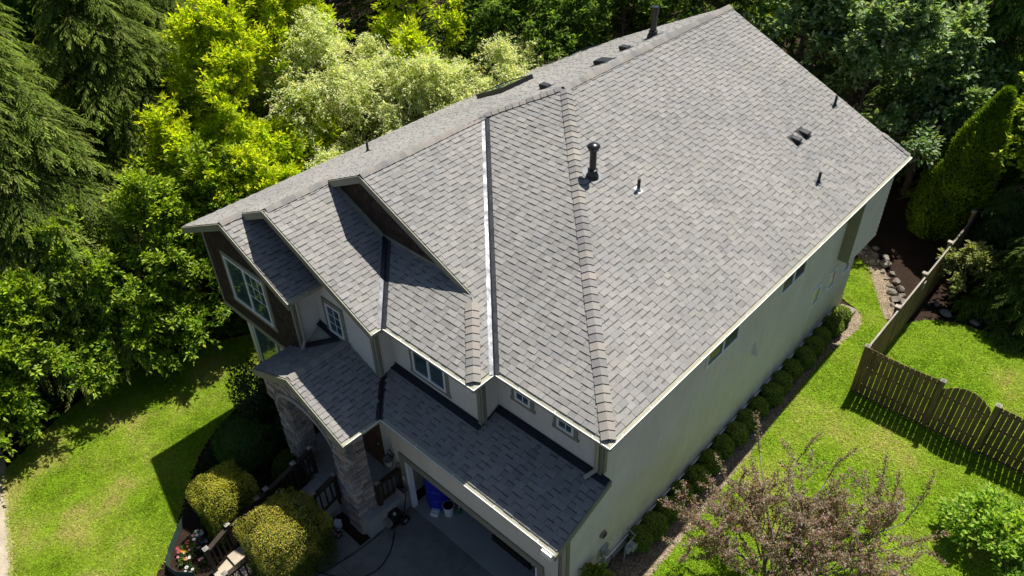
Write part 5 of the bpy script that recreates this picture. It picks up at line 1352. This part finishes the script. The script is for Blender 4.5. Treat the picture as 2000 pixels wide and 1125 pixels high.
# rear right corner: maples, conifers, arborvitae
MP = [(.11, .19, .06), (.14, .22, .075), (.09, .16, .05)]; MPT = [(.29, .39, .19), (.38, .46, .28), (.25, .36, .13)]
GM = 'maples behind the rear gable'
def mp(x, y, h, zc, rx, rz, lb, seed, n=15000, pal=MP, palt=MPT, name='maple', mat='gloss', leaf=(.2, .13), grp=GM):
    b = g(x, y); clumps_tree(name, b, h, (x, y, b[2]+zc), (rx, rx, rz), 150, n, leaf, pal, lb, 'tree', grp, seed, mat, (.28, .58), .6, .25, palt, .1, .42, .75, .15)
mp(-6.0, 19.6, 9.5, 5.8, 2.4, 3.6, 'dusky green maple beside the far end of the ridge', 61)
mp(-3.6, 20.6, 9.0, 5.2, 2.4, 3.5, 'dusky green maple behind the sloping rear roof edge', 62)
mp(-5.2, 24.4, 11, 7, 2.8, 4.0, 'dark maple behind the two dusky maples', 63)
mp(-1.6, 22.8, 7, 3.6, 1.9, 2.9, 'dark maple over the shaded mulch behind the house', 64)
mp(-7.6, 22.8, 9.2, 7.0, 1.5, 1.7, 'small bright green tree top at the far ridge end', 65, 7000, YG, YGT, 'broadleaf_tree', 'leaf', (.2, .09), 'small bright trees')
CR = [(.06, .115, .022), (.08, .14, .03)]; CRT = [(.20, .31, .065), (.25, .35, .08)]
GR = 'conifers at the rear right'
conifer('conifer', g(-.4, 25.4), 11, 3.2, 'feathery conifer between the dusky maples and the clipped column', GR, 66, CR, CRT, 280)
conifer('conifer', g(2.8, 26.2), 11, 3.2, 'feathery conifer at the top right corner', GR, 67, CR, CRT, 260)
conifer('conifer', g(-2.6, 27.6), 13, 3.4, 'dark conifer behind the maples at the rear right', GR, 68, CR, CRT, 220)
conifer('conifer', g(6.5, 24.5), 12, 3.2, 'conifer beyond the right edge of the fence', GR, 69, CR, CRT, 200)
def arborvitae(x, y, h, r, label, seed):
    rs = np.random.RandomState(seed); b = np.array(g(x, y)); t = thing('arborvitae', b, label, 'tree', 'clipped arborvitae columns by the fence'); n = 30000
    f = rs.rand(n)**.9; a = rs.uniform(0, 6.283, n)
    prof = np.interp(f, [0, .06, .25, .5, .75, .92, 1], [.72, .95, 1.0, .86, .56, .24, .03])
    lum = np.array([noise.noise((math.cos(q)*1.3+seed, math.sin(q)*1.3, v*7)) for q, v in zip(a, f)])
    flute = .09*np.cos(a*6+lum*5+f*4)
    rr = r*prof*(1+.3*lum+flute)*(1-.2*rs.rand(n)**2+.07*(rs.rand(n) < .12))
    d = np.stack([np.cos(a), np.sin(a), np.zeros(n)], -1); P = b+d*rr[:, None]+np.stack([np.zeros(n), np.zeros(n), f*h], -1)
    P[:, :2] += np.array((.55, .1))*(f**1.3)[:, None]
    A = unit(np.array((0, 0, 1.))+d*.55+rs.randn(n, 3)*.4); Nn = unit(d+rs.randn(n, 3)*.5)
    T = tones(n, [(.13, .22, .018), (.16, .26, .022), (.10, .18, .015)], jit=.2, rs=rs); w = np.clip(.2+1.2*lum+.3*rs.randn(n), 0, 1)[:, None]; T = T*(1-w)+tones(n, [(.27, .38, .028)], rs=rs)*w
    V, F, TT = leaves(P, A, Nn, .16*rs.uniform(.6, 1.4, n), .05, T); link('crown', fast_mesh('crown', V, F, M['needle'], TT), t)
    m = MB(); m.tube([b-np.array((0, 0, .2)), b+np.array((.2, .03, h*.5)), b+np.array((.45, .08, h*.9))], [.14, .08, .02], 8)
    for i in range(26):
        q = rs.uniform(.05, .9); aa = rs.uniform(0, 6.28); e = r*np.interp(q, [0, .25, .5, .75, 1], [.8, .9, .75, .5, .05]); s = b+np.array((0, 0, q*h*.9)); m.tube([s, s+np.array((math.cos(aa)*e*.8, math.sin(aa)*e*.8, e*.7))], [.03, .008], 5)
    m.obj('trunk', M['bark'], t)
    c = MB(); c.tube([b+np.array((.55*q**1.3, .1*q**1.3, q*h)) for q in (.05, .25, .5, .75, .9)], [r*.55, r*.76, r*.62, r*.36, r*.1], 14); c.obj('inner_growth', M['innergrowth'], t)
arborvitae(.35, 20.7, 5.9, 1.12, 'tall clipped arborvitae column leaning over the fence line', 81)
arborvitae(1.25, 22.9, 6.1, .95, 'second arborvitae column half hidden behind the first', 82)
# bright branches at the right edge, shrubs beyond the fence
LM = [(.15, .25, .016), (.19, .29, .02)]; LMT = [(.32, .42, .035), (.40, .46, .06)]
mp(2.9, 20.9, 7.4, 5.0, 1.7, 2.3, 'lime green maple at the right edge before the conifers', 83, 13000, LM, LMT, 'maple', 'leaf', (.17, .12), 'lime green maples at the right edge')
mp(5.6, 21.8, 8.5, 6.2, 1.9, 2.3, 'taller lime green maple by the top right corner', 84, 9000, LM, LMT, 'maple', 'leaf', (.17, .12), 'lime green maples at the right edge')
conifer('cedar_shrub', g(4.2, 17.7), 3.9, 1.9, 'feathery green cedar shrub behind the fence beside the small lawn', 'cedar shrubs behind the fence', 85, [(.045, .085, .016), (.055, .10, .02)], [(.11, .165, .03), (.13, .18, .035)], 190, .04, .35, (.2, .06))
conifer('cedar_shrub', g(2.4, 20.4), 3.0, 1.5, 'dark cedar shrub against the far part of the fence', 'cedar shrubs behind the fence', 86, CR, [(.05, .09, .025)], 120, .04, .35, (.2, .06))
b = g(2.35, 17.1); clumps_tree('small_maple', b, 2.2, (2.35, 17.1, b[2]+1.35), (.75, .7, .75), 26, 2600, (.12, .07), [(.14, .19, .05), (.18, .22, .07)], 'small pale yellow green maple just behind the fence', 'tree', None, 87, 'leaf', (.16, .32), .6, .2, [(.30, .32, .12), (.36, .36, .16)], .2, .4, .6, .04)
# glossy shrub at the lower right
b = g(6.25, 7.75); clumps_tree('camellia', b, 1.7, (6.25, 7.75, b[2]+.6), (.9, .9, .62), 70, 10000, (.11, .066), [(.09, .19, .025), (.12, .23, .03)], 'rounded glossy green shrub on the lawn at the lower right', 'shrub', None, 88, 'leaf', (.18, .3), .7, .1, [(.36, .54, .07), (.46, .60, .11)], .15, .6, .85, .05)
b = g(7.4, 9.4); clumps_tree('camellia', b, 1.5, (7.4, 9.3, b[2]+.7), (.8, .8, .75), 45, 5000, (.12, .07), [(.04, .09, .016)], 'second glossy shrub beyond the right edge of the lawn', 'shrub', None, 89, 'gloss', (.2, .34), .7, .1, [(.08, .15, .03)], .1, .6, .85, .05)
b = g(-.1, .25); clumps_tree('young_shrub', b, .9, (-.22, .1, b[2]+.75), (.3, .3, .35), 16, 900, (.09, .04), [(.12, .19, .02)], 'bright green shrub tip at the front corner of the right wall', 'shrub', None, 90, 'leaf', (.1, .18), .6, .1, [(.22, .28, .03)], .3, .5, .8, .02)
# sparse purple leaved plum
def plum():
    rs = np.random.RandomState(91); b = np.array((2.9, 2.55, float(hgt(2.9, 2.55)))); t = thing('plum_tree', b, 'sparse purple leaved plum tree with bare grey twigs over the side lawn', 'tree')
    m = MB(); P, A, Nn, L, T = [], [], [], [], []
    pal = np.array([(.21, .14, .14), (.27, .19, .18), (.17, .11, .115), (.31, .29, .20), (.25, .27, .13), (.38, .19, .20), (.40, .24, .24), (.48, .43, .36)])
    def grow(p, d, ln, r, lev):
        d = unit(d); n = 4; pts = [p]; q = p
        for i in range(n):
            d = unit(d+rs.randn(3)*.16+np.array((0, 0, .05))); q = q+d*ln/n; pts.append(q)
        m.tube(pts, list(np.linspace(r, r*.55, n+1)), 5 if lev < 2 else 3, cap=False)
        if lev >= 2:
            nl = int(ln*(150 if lev == 3 else 70))
            for k in range(nl):
                f = rs.rand()**.8*n; i = min(int(f), n-1); pp = pts[i]+(pts[i+1]-pts[i])*(f-i)
                P.append(pp+rs.randn(3)*.035); A.append(rs.randn(3)*.8+d*.4); Nn.append(rs.randn(3)*.7+np.array((0, 0, .8))); L.append(rs.uniform(.035, .075)); T.append(pal[rs.randint(len(pal))]*rs.uniform(.7, 1.4))
        if lev < 3:
            kids = (5, 5, 4)[lev]
            for k in range(kids):
                f = rs.uniform(.3, 1)*n; i = min(int(f), n-1); pp = pts[i]+(pts[i+1]-pts[i])*(f-i)
                side = unit(np.cross(d, rs.randn(3))); el = rs.uniform(.45, 1.0)
                grow(pp, d*(1-el*.5)+side*el+np.array((0, 0, .08 if lev else .12)), ln*rs.uniform(.5, .75) if lev else ln*rs.uniform(1.0, 1.35), r*.42, lev+1)
    grow(b-np.array((0, 0, .2)), np.array((0, .02, 1.)), 1.45, .1, 0)
    for dx, dy, ln in ((.75, 1.9, 1.5), (1.4, 1.2, 1.6), (-.9, 1.5, 1.4), (.1, 2.1, 1.5), (-1.7, .3, 1.4), (-1.7, .9, 1.5), (-1.9, -.1, 1.4), (1.8, .5, 1.5), (-.4, 1.6, 1.5), (.4, -.5, 1.2), (-1.4, -.5, 1.3), (1.3, 1.9, 1.9), (-.5, .5, 1.3), (.5, .5, 1.4), (2.0, 1.2, 1.7)):
        grow(b+np.array((dx*.25, dy*.25, 1.3)), np.array((dx, dy, .9)), ln, .024, 1)
    for px, py, pz, dx, dy, ln in ((4.1, 5.4, 1.9, .1, .35, 1.3), (3.9, 5.5, 1.9, -.5, .3, 1.2), (4.5, 5.3, 1.9, .5, .5, 1.4), (4.6, 4.6, 1.8, .7, .3, 1.3), (1.1, 5.0, 1.9, -.2, .3, 1.2), (1.9, 5.4, 1.9, .15, .3, 1.1), (2.7, 5.3, 2.0, .2, .4, 1.1)):
        p0 = np.array((px, py, pz)); grow(p0, np.array((dx, dy, .8)), ln, .012, 3)
        m.tube([b+np.array((0, 0, 1.2)), b+np.array(((px-b[0])*.5, (py-b[1])*.5, 1.75)), p0], [.02, .016, .012], 4, cap=False)
    n = len(P); V, F, TT = leaves(np.array(P), np.array(A), np.array(Nn), np.array(L), .036, np.clip(np.array(T), .005, .6))
    link('crown', fast_mesh('crown', V, F, M['leaf'], TT), t); m.obj('trunk', M['twig'], t)
    print('plum leaves', n, 'tubes', len(m.f))
plum()
ivy('undergrowth', [(-30, -10), (-17.6, -8), (-17.8, 0), (-15.8, 4), (-13.8, 9), (-13.6, 17), (-9, 19), (-5, 18.6), (-3, 21), (-3, 30), (-30, 34)], 30000, [(.03, .06, .013), (.05, .09, .018), (.07, .12, .02)], 'leafy undergrowth on the forest floor left of and behind the house', 15, .35)
ivy('undergrowth', [(1.9, 18.6), (3.0, 17.2), (9, 17.2), (12, 30), (-2, 32), (-1.4, 24.5), (1.7, 23)], 14000, [(.03, .06, .013), (.045, .08, .018)], 'leafy undergrowth behind the fence', 16, .3)
# more of the wood behind, one mass
def wood_mass():
    rs = np.random.RandomState(99); P, A, Nn, T = [], [], [], []
    spots = []
    while len(spots) < 90:
        x, y = rs.uniform(-60, 25), rs.uniform(-25, 65)
        if (x < -29 or y > 30) and (x+30)**2+(y-30)**2 < 55**2: spots.append((x, y))
    for x, y in spots:
        z0 = float(hgt(x, y)); h = rs.uniform(10, 16); n = 1500; d = unit(rs.randn(n, 3)); r = rs.rand(n, 1)**.4
        p = np.array((x, y, z0+h*.55))+d*r*np.array((3.2, 3.2, h*.5)); P.append(p); A.append(rs.randn(n, 3)); Nn.append(d+np.array((0, 0, .6))+rs.randn(n, 3)*.4); T.append(tones(n, DG, rs=rs)*rs.uniform(.8, 1.5))
    P, A, Nn, T = map(np.concatenate, (P, A, Nn, T)); V, F, TT = leaves(P, A, Nn, .6*rs.uniform(.6, 1.3, len(P)), .34, np.clip(T, .003, .5))
    tag(link('forest', fast_mesh('forest', V, F, M['leaf'], TT)), 'far dark wood behind the trees round the house', 'wood', kind='stuff')
wood_mass()
